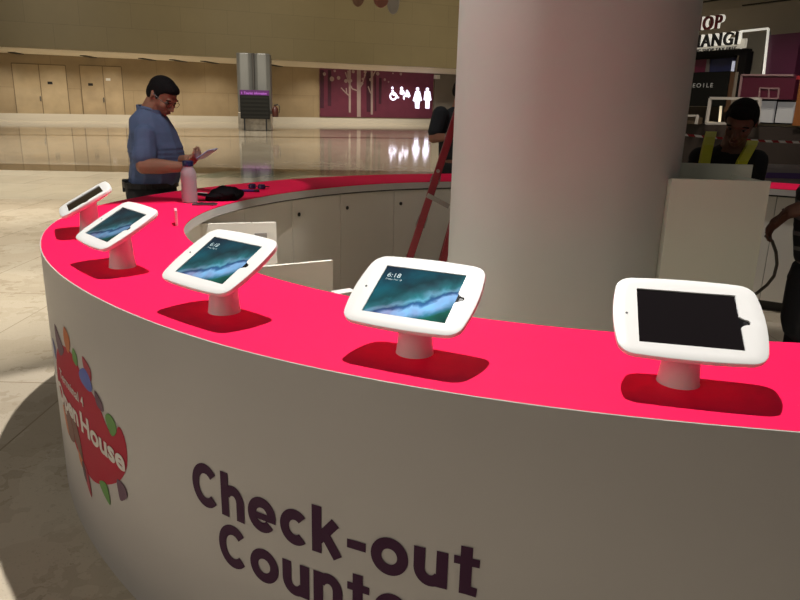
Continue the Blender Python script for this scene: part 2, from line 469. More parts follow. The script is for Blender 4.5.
# ------------------------------------------------------------------ hanging petals high in the hall
PT = at(375, -60, 20)
PH = empty('hanging_petal_ornament', PT, label='brown and pale grey petals hanging from above before the upper stone wall', cat='hanging ornament')
for (px, py, tw, c) in ((358, 7, 13, (.16, .085, .05)), (381, 8, 16, (.17, .06, .04)), (393, 14.5, 12, (.24, .21, .18)), (368, -4, 12, (.2, .1, .06))):
    tip = at(px, py, 20) - PT; w = tw / F * 20 / 2; hgt = 1.1
    bm = bmesh.new(); n = 8
    ring = [(0, 0), (w * .72, .10), (w, .38), (w * .8, .8), (0, hgt), (-w * .8, .8), (-w, .38), (-w * .72, .10)]
    ring = spl(ring, 3)
    c0 = [bm.verts.new((tip.x + x, tip.y - .12 * (1 - (x / w) ** 2) * math.sin(z / hgt * PI), tip.z + z)) for x, z in ring]
    c1 = [bm.verts.new((v.co.x, v.co.y + .02, v.co.z)) for v in c0]
    bm.faces.new(c0); bm.faces.new(c1[::-1])
    for k in range(len(ring)): bm.faces.new((c0[k], c1[k], c1[(k + 1) % len(ring)], c0[(k + 1) % len(ring)]))
    obj('petal', bm, mat('petal %d' % px, [min(1, q * 1.9) for q in c], .5), PH)
bm = bmesh.new(); tube(bm, [(0, 0, -.2), (0, 0, 4)], .012, 6)
for dx in (-.5, .15, .5): tube(bm, [(dx, 0, at(375, -28, 20).z - PT.z), (0, 0, .3)], .01, 5)
obj('wire', bm, black, PH)

# ------------------------------------------------------------------ the ring counter
HT = 1.05
C0 = Vector((1.551, 3.887))
EA, EB, ETH = 3.251, 2.666, .193


def ell(deg, off=0):
    a = R(deg) - ETH; return 1 / math.hypot(math.cos(a) / (EA - off), math.sin(a) / (EB - off))


OUTT = [(-173.5, 3.315), (-166.5, 3.28), (-156.5, 3.204), (-146.1, 3.114), (-138.2, 3.053), (-130.8, 2.996), (-124.6, 2.932), (-119.4, 2.88), (-113.7, 2.825), (-106, 2.75)]
OUTT += [(a, ell(a)) for a in (-95, -80, -65, -50, -35, -20, -5, 10, 25, 40, 55, 70, 85, 100)]
OUTT += [(115.6, 2.65), (128.9, 2.77), (140.6, 2.88), (148.5, 2.945), (156.3, 3.015), (165, 3.12), (174.4, 3.23), (180, 3.285)]
INNT = [(-175, 2.655), (-167.1, 2.68), (-159.3, 2.64), (-144.4, 2.54), (-135.2, 2.458), (-124.3, 2.36), (-115, 2.26), (-104.3, 2.155)]
INNT += [(a, ell(a, .575)) for a in (-90, -75, -60, -45, -30, -15, 0, 15, 30)] + [(51.6, 2.391)] + [(a, ell(a, .575)) for a in (70, 90, 105)]
INNT += [(123.3, 2.13), (139, 2.29), (153.1, 2.405), (160.7, 2.47), (169.4, 2.555), (177.7, 2.62)]
NS = 360


def interp(x, xs, ys):
    if x <= xs[0]: return ys[0]
    for i in range(1, len(xs)):
        if x <= xs[i]:
            t = (x - xs[i - 1]) / (xs[i] - xs[i - 1]) if xs[i] > xs[i - 1] else 0
            return ys[i - 1] + (ys[i] - ys[i - 1]) * t
    return ys[-1]


def radii(T):
    T = sorted(T); T = [(a - 360, r) for a, r in T] + T + [(a + 360, r) for a, r in T]
    xs = [t[0] for t in T]; ys = [t[1] for t in T]
    v = [interp(-180 + i, xs, ys) for i in range(NS)]
    k = [math.exp(-(-2 + i * .25) ** 2) for i in range(17)]; s = sum(k); k = [q / s for q in k]
    for _ in range(2): v = [sum(v[(i + j - 8) % NS] * k[j] for j in range(17)) for i in range(NS)]
    return v


RO_, RI_ = radii(OUTT), radii(INNT)


def rpt(tab, deg, off=0):
    i = (deg + 180) % 360; a = int(i) % NS; f = i - int(i)
    r = tab[a] * (1 - f) + tab[(a + 1) % NS] * f + off
    return Vector((C0.x + r * math.cos(R(deg)), C0.y + r * math.sin(R(deg))))


def ring_shell(tab0, off0, tab1, off1, z0, z1, d0=-180, d1=180, step=1.5):
    """solid ring (or arc) between two plan curves and two heights"""
    bm = bmesh.new(); closed = abs((d1 - d0) - 360) < 1e-6
    n = max(1, int(round((d1 - d0) / step))); rows = []
    for i in range(n + (0 if closed else 1)):
        d = d0 + (d1 - d0) * i / n
        a, b = rpt(tab0, d, off0), rpt(tab1, d, off1)
        rows.append([bm.verts.new((a.x, a.y, z0)), bm.verts.new((a.x, a.y, z1)), bm.verts.new((b.x, b.y, z1)), bm.verts.new((b.x, b.y, z0))])
    m = len(rows)
    for i in range(m if closed else m - 1):
        p, q = rows[i], rows[(i + 1) % m]
        for k in range(4): bm.faces.new((p[k], p[(k + 1) % 4], q[(k + 1) % 4], q[k]))
    if not closed: bm.faces.new(rows[0][::-1]); bm.faces.new(rows[-1])
    return bm


RC = empty('reception_counter', (0, 0, 0), label='large oval white reception counter with a hot pink top and plum Check-out Counter lettering', cat='counter')
FR_BOT = 0
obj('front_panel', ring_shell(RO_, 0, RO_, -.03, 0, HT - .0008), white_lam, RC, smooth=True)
obj('worktop', ring_shell(RO_, -.03, RI_, 0, HT - .055, HT - .006), mat('white worktop edge', (.60, .56, .53), .4), RC, smooth=True)
obj('pink_laminate', ring_shell(RO_, -.005, RI_, 0, HT - .006, HT), pink, RC, smooth=True, label='hot pink laminate surface')
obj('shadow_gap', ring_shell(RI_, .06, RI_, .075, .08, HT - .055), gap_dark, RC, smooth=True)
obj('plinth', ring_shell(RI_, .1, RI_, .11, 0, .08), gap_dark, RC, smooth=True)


def in_angle(px, py, z):
    p = pl(px, py, z); return math.degrees(math.atan2(p.y - C0.y, p.x - C0.x))


joints = [in_angle(450, 186, 1.0), in_angle(393.6, 188, 1.0), in_angle(338, 191.5, 1.0), in_angle(286, 197, 1.0), in_angle(238, 205.5, 1.0)]
joints = sorted(joints); st = (joints[-1] - joints[0]) / 4
lo_j = []; a = joints[0] - st
while a > -180 + 60: lo_j.append(a); a -= st
hi_j = []; a = joints[-1] + st
while a < 245: hi_j.append(a); a += st
alljoints = sorted(lo_j) + joints + hi_j
open_slots = set()
for i in range(len(alljoints) - 1):
    d0, d1 = alljoints[i] + .06, alljoints[i + 1] - .06
    if d0 < -110 or d1 > 262: continue
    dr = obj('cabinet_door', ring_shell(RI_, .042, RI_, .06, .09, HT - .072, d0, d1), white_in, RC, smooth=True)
    p = rpt(RI_, d1 - 1.4, .042); dd = (C0 - p).normalized()
    bm = bmesh.new(); tube(bm, [(p.x, p.y, HT - .175), (p.x + dd.x * .006, p.y + dd.y * .006, HT - .175)], .014, 12); obj('lock', bm, mat('dark lock', (.06, .05, .04), .4, .5), dr)


def flat_panel(name, a, b, z0, z1, t, m, parent=None, **k):
    a = Vector(a); b = Vector(b); bm = bmesh.new()
    bar(bm, (a.x, a.y, (z0 + z1) / 2), (b.x, b.y, (z0 + z1) / 2), z1 - z0, t, (0, 0, 1)); return obj(name, bm, m, parent, **k)


ZD = .97
A_, B_ = pl(179, 224.3, ZD), pl(276, 222, ZD)
door_o = flat_panel('cabinet_door', A_, B_, .30, ZD, .02, white_in, RC)
d_ = (B_ - A_); d_.z = 0; d_.normalize(); nn = Vector((d_.y, -d_.x, 0))
s_ = pl(266, 231, ZD - .07); sc = B_ - d_ * .09
bm = bmesh.new(); bar(bm, (sc.x + nn.x * .013, sc.y + nn.y * .013, ZD - .17), (sc.x + nn.x * .013, sc.y + nn.y * .013, ZD - .06), .07, .008, (d_.x, d_.y, 0)); obj('socket_plate', bm, mat('grey plate', (.3, .28, .26), .4), door_o)
bm = bmesh.new(); bar(bm, (sc.x + nn.x * .019, sc.y + nn.y * .019, ZD - .14), (sc.x + nn.x * .019, sc.y + nn.y * .019, ZD - .09), .04, .006, (d_.x, d_.y, 0)); obj('socket', bm, mat('dark socket', (.1, .09, .08), .4), door_o)
B2 = pl(332, 260, ZD); A2 = pl(266, 266, ZD); d2 = (A2 - B2).normalized()
flat_panel('cabinet_door', A2 + d2 * .2, B2, .30, ZD, .02, white_in, RC)
p0, p1 = pl(334, 292.5, ZD), pl(353, 289.5, ZD)
flat_panel('power_box', p0, p1, ZD - .12, ZD, .05, mat('white box', (.75, .72, .68), .4), RC)


# arc length along the outer face
arcs = [0.0]
for i in range(1, NS + 1): arcs.append(arcs[-1] + (rpt(RO_, -180 + i) - rpt(RO_, -181 + i)).length)
degs = [-180 + i for i in range(NS + 1)]


def wrap(bm, lift, depth=0.0):
    """(s, z, d) -> the curved face of the counter"""
    bmesh.ops.triangulate(bm, faces=[f for f in bm.faces if len(f.verts) > 4])
    xs = [v.co.x for v in bm.verts]; x = math.floor(min(xs) / .03) * .03
    while x < max(xs):
        bmesh.ops.bisect_plane(bm, geom=bm.verts[:] + bm.edges[:] + bm.faces[:], plane_co=(x, 0, 0), plane_no=(1, 0, 0)); x += .03
    for v in bm.verts:
        s, z, d = v.co; dg = interp(s, arcs, degs)
        p = rpt(RO_, dg); q = rpt(RO_, dg + .3) - rpt(RO_, dg - .3); n = Vector((q.y, -q.x)).normalized()
        v.co = (p.x + n.x * (lift + d), p.y + n.y * (lift + d), z)
    return bm


def counter_text(s, s0, z0, w, cap, bold, name, m, parent, lift=.0012, space=1.0, xs=1.0):
    bm = text_bm(s, 1, bold, .0004, space=space)
    x0 = min(v.co.x for v in bm.verts); x1 = max(v.co.x for v in bm.verts)
    for v in bm.verts:
        v.co = ((v.co.x - x0) * w / (x1 - x0) + s0, v.co.y * cap / .73 + z0, v.co.z)
    return obj(name, wrap(bm, lift), m, parent)




def glyph(ch):
    """polygons of a bold geometric letter, cap height 1; returns (quads, advance)"""
    W = .232; XH = .76; Q = []

    def seg(a, b, w=W):
        a, b = Vector(a), Vector(b); d = (b - a).normalized(); n = Vector((-d.y, d.x)) * w / 2
        Q.append([tuple(a + n), tuple(a - n), tuple(b - n), tuple(b + n)])

    def arc(cx, cy, rx, ry, t0, t1, w=W, n=28):
        for i in range(n):
            u0, u1 = R(t0 + (t1 - t0) * i / n), R(t0 + (t1 - t0) * (i + 1) / n)
            Q.append([(cx + rx * math.cos(u0), cy + ry * math.sin(u0)), (cx + (rx - w) * math.cos(u0), cy + (ry - w) * math.sin(u0)),
                      (cx + (rx - w) * math.cos(u1), cy + (ry - w) * math.sin(u1)), (cx + rx * math.cos(u1), cy + ry * math.sin(u1))])
    h = W / 2
    if ch == 'C': arc(.46, .5, .46, .52, 42, 318); return Q, .86
    if ch == 'c': arc(.38, XH / 2, .38, XH / 2 + .02, 45, 315); return Q, .70
    if ch == 'o': arc(.40, XH / 2, .40, XH / 2 + .02, 0, 360, n=40); return Q, .80
    if ch == 'e': arc(.39, XH / 2, .39, XH / 2 + .02, 0, 322); seg((.12, XH / 2 - .035), (.772, XH / 2 - .035), .15); return Q, .78
    if ch in 'hn':
        seg((h, 0), (h, 1.03 if ch == 'h' else XH)); arc(.36, XH - .36, .34, .38, 0, 150); seg((.70 - h, 0), (.70 - h, XH - .35)); return Q, .70
    if ch == 'u': seg((h, XH), (h, .33)); arc(.34, .35, .34, .37, 180, 330); seg((.69 - h, 0), (.69 - h, XH)); return Q, .69
    if ch == 'k': seg((h, 0), (h, 1.03)); seg((.16, .30), (.56, XH), .22); seg((.30, .46), (.62, 0), .23); return Q, .72
    if ch == '-': seg((0, .42), (.42, .42), .19); return Q, .42
    if ch == 't': seg((.24, .0), (.24, .98)); seg((.24, .095), (.47, .075), .19); seg((0, XH - .08), (.50, XH - .08), .165); return Q, .50
    if ch == 'r': seg((h, 0), (h, XH)); arc(.40, XH - .36, .34, .38, 75, 170); return Q, .48
    return Q, .4


def stroke_word(word, s0, z0, width, cap, m, parent, lift=.0012, gap=.11):
    tot = sum(glyph(c)[1] for c in word) + gap * (len(word) - 1); k = width / tot; x = 0
    for c in word:
        Q, adv = glyph(c); bm = bmesh.new()
        for q in Q: prism(bm, [(s0 + (x + px) * k, z0 + py * cap) for px, py in q], 0, .0004, 'z')
        obj('letter', wrap(bm, lift), m, parent); x += adv + gap


stroke_word('Check-out', 2.553, .552, .859, .130, plum, RC)
stroke_word('Counter', 2.653, .397, .668, .130, plum, RC)
LG = obj('logo', wrap(prism(bmesh.new(), spl([(1.44, .66), (1.55, .745), (1.695, .775), (1.80, .764), (1.832, .738), (1.907, .708), (1.997, .666), (2.06, .605), (2.11, .60), (2.15, .643), (2.183, .623), (2.195, .569), (2.178, .504), (2.109, .430), (1.989, .365), (1.872, .323), (1.77, .328), (1.662, .372), (1.575, .442), (1.48, .50), (1.40, .56)], 4), 0, .0004, 'z'), .0008),
         mat('logo crimson', (.42, .010, .035), .6, spec=.2), RC, label='crimson blob logo with coloured petals')
cols = dict(orange=(.50, .12, .02), plum=(.09, .02, .06), navy=(.05, .07, .25), green=(.08, .24, .03), red=(.36, .01, .035), blue=(.06, .10, .42), brown=(.13, .03, .015), dark=(.06, .012, .03))
PET = [('orange', [(1.683, .855), (1.745, .829), (1.733, .783), (1.70, .762), (1.66, .80)]), ('plum', [(1.50, .815), (1.60, .775), (1.633, .745), (1.549, .704), (1.49, .75)]),
       ('navy', [(1.37, .72), (1.44, .70), (1.43, .65), (1.38, .66)]), ('green', [(1.78, .803), (1.82, .785), (1.813, .745), (1.765, .757)]),
       ('red', [(1.885, .805), (1.955, .779), (1.951, .735), (1.898, .752)]), ('blue', [(1.829, .73), (1.885, .762), (1.93, .752), (1.955, .71), (1.92, .688), (1.845, .70)]),
       ('plum', [(1.976, .710), (2.03, .688), (2.037, .655), (1.985, .662)]), ('green', [(2.052, .642), (2.08, .664), (2.12, .655), (2.134, .622), (2.10, .590), (2.072, .602)]),
       ('green', [(1.93, .352), (2.00, .372), (2.018, .30), (1.96, .318)]), ('plum', [(2.10, .436), (2.155, .432), (2.168, .400), (2.116, .362), (2.101, .391)]),
       ('red', [(1.745, .345), (1.80, .335), (1.82, .236), (1.765, .28)]), ('orange', [(1.70, .40), (1.75, .385), (1.74, .32), (1.70, .34)]),
       ('brown', [(1.64, .50), (1.72, .48), (1.76, .36), (1.70, .38), (1.66, .42)]), ('dark', [(1.735, .34), (1.765, .35), (1.78, .28), (1.75, .29)]), ('brown', [(1.50, .49), (1.60, .51), (1.66, .40), (1.58, .37), (1.53, .41)]), ('orange', [(1.48, .47), (1.52, .47), (1.56, .38), (1.52, .39)])]
for i, (c, P) in enumerate(PET):
    obj('petal', wrap(prism(bmesh.new(), spl(P, 4), 0, .0004, 'z'), .0012 + .0001 * i), mat('logo ' + c, cols[c], .5), LG)
logo_w = mat('logo white lettering', (.66, .60, .55), .5)
counter_text('Terminal', 1.50, .602, .29, .040, .008, 'lettering', logo_w, LG, .0032)
counter_text('4', 1.815, .602, .03, .040, .008, 'lettering', logo_w, LG, .0032)
counter_text('Open', 1.415, .492, .335, .078, .03, 'lettering', logo_w, LG, .0032)
counter_text('House', 1.785, .492, .39, .078, .03, 'lettering', logo_w, LG, .0032)


# ------------------------------------------------------------------ tablets on stands
def rrect_pts(W, Hh, r, bx_, by_, angs):
    """bulged rounded rectangle sampled at given polar angles (superposed)"""
    out = []
    for a in angs:
        c, s = math.cos(a), math.sin(a)
        lo, hi = 0, 1.0
        for _ in range(30):
            m = (lo + hi) / 2; x, y = abs(m * c), abs(m * s)
            hw = W / 2 + bx_ * (1 - (min(y, Hh / 2) / (Hh / 2)) ** 2) - bx_; hh = Hh / 2 + by_ * (1 - (min(x, W / 2) / (W / 2)) ** 2) - by_
            ins = x < hw and y < hh
            if ins and x > hw - r and y > hh - r: ins = math.hypot(x - hw + r, y - hh + r) < r
            if ins: lo = m
            else: hi = m
        out.append((lo * c, lo * s))
    return out


SW, SH_ = .214, .166
WIN = [(-SW / 2, -SH_ / 2), (SW / 2, -SH_ / 2), (SW / 2, -.017), (SW / 2 + .004, -.012), (SW / 2 + .012, -.008), (SW / 2 + .0185, -.0065), (SW / 2 + .021, 0), (SW / 2 + .0185, .0065), (SW / 2 + .012, .008), (SW / 2 + .004, .012), (SW / 2, .017), (SW / 2, SH_ / 2), (-SW / 2, SH_ / 2)]


def win_at(a):
    c, s = math.cos(a), math.sin(a); best = None
    for (x0, y0), (x1, y1) in zip(WIN, WIN[1:] + WIN[:1]):
        dx, dy = x1 - x0, y1 - y0; den = c * dy - s * dx
        if abs(den) < 1e-12: continue
        t = (x0 * dy - y0 * dx) / den; u = (x0 * s - y0 * c) / den
        if t > 0 and -1e-6 <= u <= 1 + 1e-6: best = t if best is None else min(best, t)
    return (best * c, best * s)


angs = sorted(set([round(i * 2 * PI / 120, 5) for i in range(120)] + [round(math.atan2(y, x) % (2 * PI), 5) for x, y in WIN]))
angs = [a for i, a in enumerate(angs) if i == 0 or a - angs[i - 1] > 2e-4]


def screen_mat(on, bright=1.0):
    nm = 'tablet wallpaper %.2f' % bright if on else 'dark tablet glass'
    if nm in MATS: return MATS[nm]
    m = bpy.data.materials.new(nm); m.use_nodes = True; nt = m.node_tree; b = nt.nodes['Principled BSDF']; L = nt.links.new
    b.inputs['Base Color'].default_value = (.008, .006, .007, 1); b.inputs['Roughness'].default_value = .06
    b.inputs['Specular IOR Level'].default_value = .35
    MATS[nm] = m
    if not on:
        return m
    tc = nt.nodes.new('ShaderNodeTexCoord'); mp = nt.nodes.new('ShaderNodeMapping'); L(tc.outputs['Object'], mp.inputs['Vector'])
    mp.inputs['Scale'].default_value = (1 / SW, 1 / SW, 1)
    mp.inputs['Rotation'].default_value = (0, 0, R(-33))
    sx = nt.nodes.new('ShaderNodeSeparateXYZ'); L(mp.outputs[0], sx.inputs[0])
    n = nt.nodes.new('ShaderNodeTexNoise'); n.inputs['Scale'].default_value = 3.2; n.inputs['Detail'].default_value = 6; n.inputs['Distortion'].default_value = .6; L(mp.outputs[0], n.inputs['Vector'])
    a = nt.nodes.new('ShaderNodeMath'); a.operation = 'MULTIPLY_ADD'; L(n.outputs['Fac'], a.inputs[0]); a.inputs[1].default_value = .34; L(sx.outputs['Y'], a.inputs[2])
    r = nt.nodes.new('ShaderNodeValToRGB'); e = r.color_ramp.elements
    mr = nt.nodes.new('ShaderNodeMapRange'); mr.inputs['From Min'].default_value = -.40; mr.inputs['From Max'].default_value = .80; L(a.outputs[0], mr.inputs['Value'])
    L(mr.outputs[0], r.inputs['Fac'])
    e[0].position = 0; e[0].color = (.004, .06, .05, 1); e[1].position = 1; e[1].color = (.004, .018, .045, 1)
    for p, c in ((.10, (.01, .13, .10)), (.15, (.06, .24, .40)), (.22, (.30, .48, .90)), (.29, (.34, .52, .95)), (.33, (.06, .14, .36)), (.355, (.03, .10, .25)), (.39, (.16, .36, .55)), (.44, (.03, .17, .22)), (.56, (.008, .065, .085)), (.70, (.006, .085, .13)), (.85, (.006, .04, .07))):
        q = e.new(p); q.color = (*c, 1)
    # green glow in the lower left of the picture, blue elsewhere
    n2 = nt.nodes.new('ShaderNodeTexNoise'); n2.inputs['Scale'].default_value = 2.1; n2.inputs['Detail'].default_value = 3; L(mp.outputs[0], n2.inputs['Vector'])
    mx = nt.nodes.new('ShaderNodeMix'); mx.data_type = 'RGBA'; mx.blend_type = 'MULTIPLY'; mx.inputs[0].default_value = .8
    r2 = nt.nodes.new('ShaderNodeValToRGB'); r2.color_ramp.elements[0].position = .35; r2.color_ramp.elements[1].position = .65
    r2.color_ramp.elements[0].color = (1, .45, .45, 1); r2.color_ramp.elements[1].color = (.9, 1.5, 1.3, 1); L(n2.outputs['Fac'], r2.inputs['Fac'])
    L(r.outputs['Color'], mx.inputs[6]); L(r2.outputs['Color'], mx.inputs[7])
    L(mx.outputs[2], b.inputs['Emission Color']); b.inputs['Emission Strength'].default_value = bright
    return m


TILT = .52; HC = .158
HCE = HC


def make_tablet(x, y, yaw, label, on=True, clock=True, bright=1.0):
    t = empty('tablet_stand', (x, y, HT), 0, label=label, cat='tablet stand')
    n = Vector((math.cos(yaw), math.sin(yaw), 0))
    u = -n * math.cos(TILT) + Vector((0, 0, 1)) * math.sin(TILT)
    r = Vector((-math.sin(yaw), math.cos(yaw), 0)); w = r.cross(u)
    Mx = Matrix((r, u, w)).transposed().to_4x4(); Mx.translation = n * .013 + Vector((0, 0, HC))
    # enclosure
    bm = bmesh.new()
    def ring(pts, z): return [bm.verts.new((p[0], p[1], z)) for p in pts]
    o0 = rrect_pts(.322, .247, .027, .016, .009, angs)
    def sc(k, d): return [(p[0] * (1 - d / .157), p[1] * (1 - d / .12)) for p in o0]
    wn = [win_at(a) for a in angs]
    rings = [ring(wn, -.004), ring(wn, 0), ring([(a[0] * .5 + b[0] * .5, a[1] * .5 + b[1] * .5) for a, b in zip(wn, sc(0, .003))], 0), ring(sc(0, .003), 0), ring(sc(0, .0008), -.0012), ring(o0, -.004), ring(sc(0, .001), -.012), ring(sc(0, .004), -.016), ring(sc(0, .018), -.021), ring(sc(0, .06), -.025)]
    N = len(angs)
    for a, b in zip(rings, rings[1:]):
        for k in range(N): bm.faces.new((a[k], a[(k + 1) % N], b[(k + 1) % N], b[k]))
    bm.faces.new(rings[-1])
    e = obj('enclosure', bm, tab_white, t, smooth=True, angle=30); e.matrix_local = Mx
    # glass
    bm = bmesh.new(); prism(bm, [(-.112, -.088), (.134, -.088), (.134, .088), (-.112, .088)], -.0045, -.0035, 'z')
    g = obj('glass', bm, mat('black tablet bezel', (.006, .006, .007), .12), e)
    bm = bmesh.new(); prism(bm, [(-SW / 2 + .0005, -SH_ / 2 + .0005), (SW / 2 - .0005, -SH_ / 2 + .0005), (SW / 2 - .0005, SH_ / 2 - .0005), (-SW / 2 + .0005, SH_ / 2 - .0005)], -.0035, -.0030, 'z')
    s = obj('screen', bm, screen_mat(on, bright), e)
    bm = bmesh.new(); lathe(bm, [(.0028, 0), (.0028, .0008)], 12, (-.131, 0, 0)); obj('camera_hole', bm, black, e)
    bm = bmesh.new(); lathe(bm, [(.0055, -.0036), (.0055, -.0031)], 16, (.1185, 0, 0)); obj('home_button', bm, mat('home button', (.02, .02, .022), .2), e)
    if clock and on:
        tm = mat('clock lettering', (.3, .4, .42), .5, emit=(.45, .62, .66), estr=.27)
        bm = text_bm('6:18', .022, 0, .00005); place_text(bm, (-SW / 2 + .012, SH_ / 2 - .037, -.0029), (1, 0, 0), (0, 1, 0), (0, 0, 1)); obj('clock', bm, tm, s)
        bm = text_bm('Friday, May 18', .0075, 0, .00005); place_text(bm, (-SW / 2 + .013, SH_ / 2 - .047, -.0029), (1, 0, 0), (0, 1, 0), (0, 0, 1)); obj('date', bm, tm, s)
    # stand: flared sleeve meeting the tilted enclosure
    bm = bmesh.new(); nseg = 40; prof = [(.0475, 0), (.0465, .004), (.0435, .03), (.040, .07), (.0375, .10)]
    rg = [[bm.verts.new((rr * math.cos(2 * PI * k / nseg), rr * math.sin(2 * PI * k / nseg), z)) for k in range(nseg)] for rr, z in prof]
    top = []
    for k in range(nseg):
        px, py = .0365 * math.cos(2 * PI * k / nseg), .0365 * math.sin(2 * PI * k / nseg)
        base = Mx.translation - w * .024          # a point of the underside plane
        z = base.z - ((px - base.x) * w.x + (py - base.y) * w.y) / w.z
        top.append(bm.verts.new((px, py, z)))
    rg.append(top)
    for a, b in zip(rg, rg[1:]):
        for k in range(nseg): bm.faces.new((a[k], a[(k + 1) % nseg], b[(k + 1) % nseg], b[k]))
    bm.faces.new(rg[0][::-1]); bm.faces.new(rg[-1])
    obj('stand', bm, tab_white, t, smooth=True, angle=50)
    return t


make_tablet(.642, 1.480, R(-102), 'white tablet with a black blank screen, nearest the right end of the pink top', on=False)
make_tablet(.040, 1.632, R(-113.6), 'white tablet with a bright blue lit screen, in front of the big column')
make_tablet(-.514, 1.940, R(-127.6), 'white tablet with a lit blue screen beside the open cabinet doors', bright=.8)
make_tablet(-1.017, 2.460, R(-137.3), 'white tablet with a dim blue screen, second from the left end of the row', clock=False, bright=.45)
make_tablet(-1.406, 3.084, R(-152.4), 'white tablet turned nearly edge-on, leftmost of the row on the pink top', on=False)
p = rpt(RO_, 33, -.28)
make_tablet(3.56, 5.62, R(50), 'tablet with a pink-lit underside on the far right of the pink top', on=False)

# ------------------------------------------------------------------ big column
_a = [math.atan2(d.x, d.y) for d in (ray(455.0, 100), ray(690.0, 100))]
_m, _h = sum(_a) / 2, (_a[1] - _a[0]) / 2
CCX = 3.31 * math.tan(_m); CRD = 3.31 / math.cos(_m) * math.sin(_h)
bm = bmesh.new(); lathe(bm, [(CRD + .004, 0), (CRD + .004, .1), (CRD, .1), (CRD, 7)], 96, (CCX, 3.31, 0))
obj('column', bm, mat('column paint', (.58, .585, .555), .6, noise=.03, nscale=2), smooth=True, label='massive round off-white column standing inside the oval counter', cat='column')

# ------------------------------------------------------------------ podium cabinet beside the column
q = [at(672, 178, 2.9), at(771, 182, 2.9)]
x0, x1, zt = q[0].x, q[1].x, (q[0].z + q[1].z) / 2
PB = empty('podium_cabinet', ((x0 + x1) / 2, 2.9, 0), 0, label='tall off-white open-topped cabinet standing against the right side of the big column', cat='cabinet')
w2 = (x1 - x0) / 2
pod = mat('podium laminate', (.66, .66, .56), .5, noise=.02, nscale=3)
obj('front_panel', box(-w2, w2, 0, .018, 0, zt), pod, PB)
obj('side_panel', box(w2 - .018, w2, .018, .33, 0, zt - .005), pod, PB)
obj('side_panel', box(-w2 + .0, -w2 + .018, .018, .05, 0, zt - .005), pod, PB)
la, lb = at(682, 162, 3.22), at(753, 166, 3.22)
mx_ = (x0 + x1) / 2
obj('back_panel', box(la.x - mx_, lb.x - mx_, .32, .338, .0, (la.z + lb.z) / 2), pod, PB)
obj('shelf', box(-w2 + .17, w2 - .018, .018, .32, zt - .3, zt - .28), pod, PB)

# ------------------------------------------------------------------ red ladder, folded and leaning at the column
red = mat('red fibreglass', (.24, .008, .02), .35, noise=.05, nscale=10)
alu = mat('aluminium', (.35, .33, .30), .35, .8)
LD = empty('step_ladder', (0, 0, 0), label='red folded step ladder leaning behind the left side of the big column', cat='ladder')


def stile(pa, pb, Y, z0, z1):
    a, b = at(*pa, Y), at(*pb, Y); d = (b - a) / (b.z - a.z)
    return a + d * (z0 - a.z), a + d * (z1 - a.z)


YL = 4.55
a0, a1 = stile((453.5, 124), (410, 257), YL, 0, 2.2)
off = Vector((.035, .42, 0))
r0, r1 = stile((447, 225), (439.5, 258), YL, 0, 2.1)
r1 = a1 + (r0 - a0) * .35 + Vector((0, 0, -.15))
for k, (p, q_) in enumerate(((a0, a1), (a0 + off, a1 + off * .75))):
    bm = bmesh.new(); bar(bm, p, q_, .048, .03, (1, 0, 0)); s = obj('stile', bm, red, LD, bevel=.004)
    bm = bmesh.new(); dd = (q_ - p).normalized(); bar(bm, p, p + dd * .05, .072, .04, (1, 0, 0)); obj('rubber_foot', bm, black, s)
for k, (p, q_) in enumerate(((r0, r1), (r0 + off, r1 + off * .75))):
    bm = bmesh.new(); bar(bm, p, q_, .045, .025, (1, 0, 0)); s = obj('rear_leg', bm, red, LD, bevel=.004)
    bm = bmesh.new(); dd = (q_ - p).normalized(); bar(bm, p, p + dd * .05, .055, .035, (1, 0, 0)); obj('rubber_foot', bm, black, s)
for k in range(7):
    t_ = (k + 1) / 7.6; p = a0.lerp(a1, t_); q_ = (a0 + off).lerp(a1 + off * .75, t_)
    bm = bmesh.new(); bar(bm, p, q_, .03, .06, (0, 0, 1)); obj('tread', bm, alu, LD)
p = at(427, 195, YL - .03); q_ = at(449, 206.5, YL - .03)
bm = bmesh.new(); bar(bm, p, q_, .03, .012, (0, 0, 1)); obj('spreader', bm, alu, LD)
bm = bmesh.new(); p = at(438, 171, YL - .04); tube(bm, [p, p + Vector((0, -.012, 0))], .012, 10); obj('rivet', bm, alu, LD)
bm = bmesh.new(); bar(bm, a1 + Vector((-.08, -.03, 0)), a1 + Vector((.3, -.03, 0)) * 1 + Vector((0, .0, 0)), .04, .3, (0, 0, 1)); obj('top_cap', bm, red, LD)

# ------------------------------------------------------------------ people
class Acc:
    """plain vertex and face lists, fast to fill with thousands of spheres"""
    def __init__(s): s.v = []; s.f = []


UNIT = {}


def unit(seg):
    if seg not in UNIT:
        n = max(6, seg * 2 // 3); v = [(0, 0, 1)]; f = []
        for i in range(1, n):
            for k in range(seg):
                t, p = PI * i / n, 2 * PI * k / seg; v.append((math.sin(t) * math.cos(p), math.sin(t) * math.sin(p), math.cos(t)))
        v.append((0, 0, -1)); last = len(v) - 1
        for k in range(seg):
            k2 = (k + 1) % seg
            f.append((0, 1 + k, 1 + k2)); f.append((last, 1 + (n - 2) * seg + k2, 1 + (n - 2) * seg + k))
            for i in range(n - 2): f.append((1 + i * seg + k, 1 + (i + 1) * seg + k, 1 + (i + 1) * seg + k2, 1 + i * seg + k2))
        UNIT[seg] = ([Vector(q) for q in v], f)
    return UNIT[seg]


def sph(bm, c, r, M3=None, seg=12):
    if not isinstance(r, (tuple, list)): r = (r, r, r)
    D = Matrix.Diagonal(r); m = (M3 @ D) if M3 is not None else D
    c = Vector(c); v, f = unit(seg)
    if isinstance(bm, Acc):
        n = len(bm.v); bm.v.extend([(m @ q + c) for q in v]); bm.f.extend([tuple(n + i for i in t) for t in f])
    else:
        nv = [bm.verts.new(m @ q + c) for q in v]
        for t in f: bm.faces.new([nv[i] for i in t])


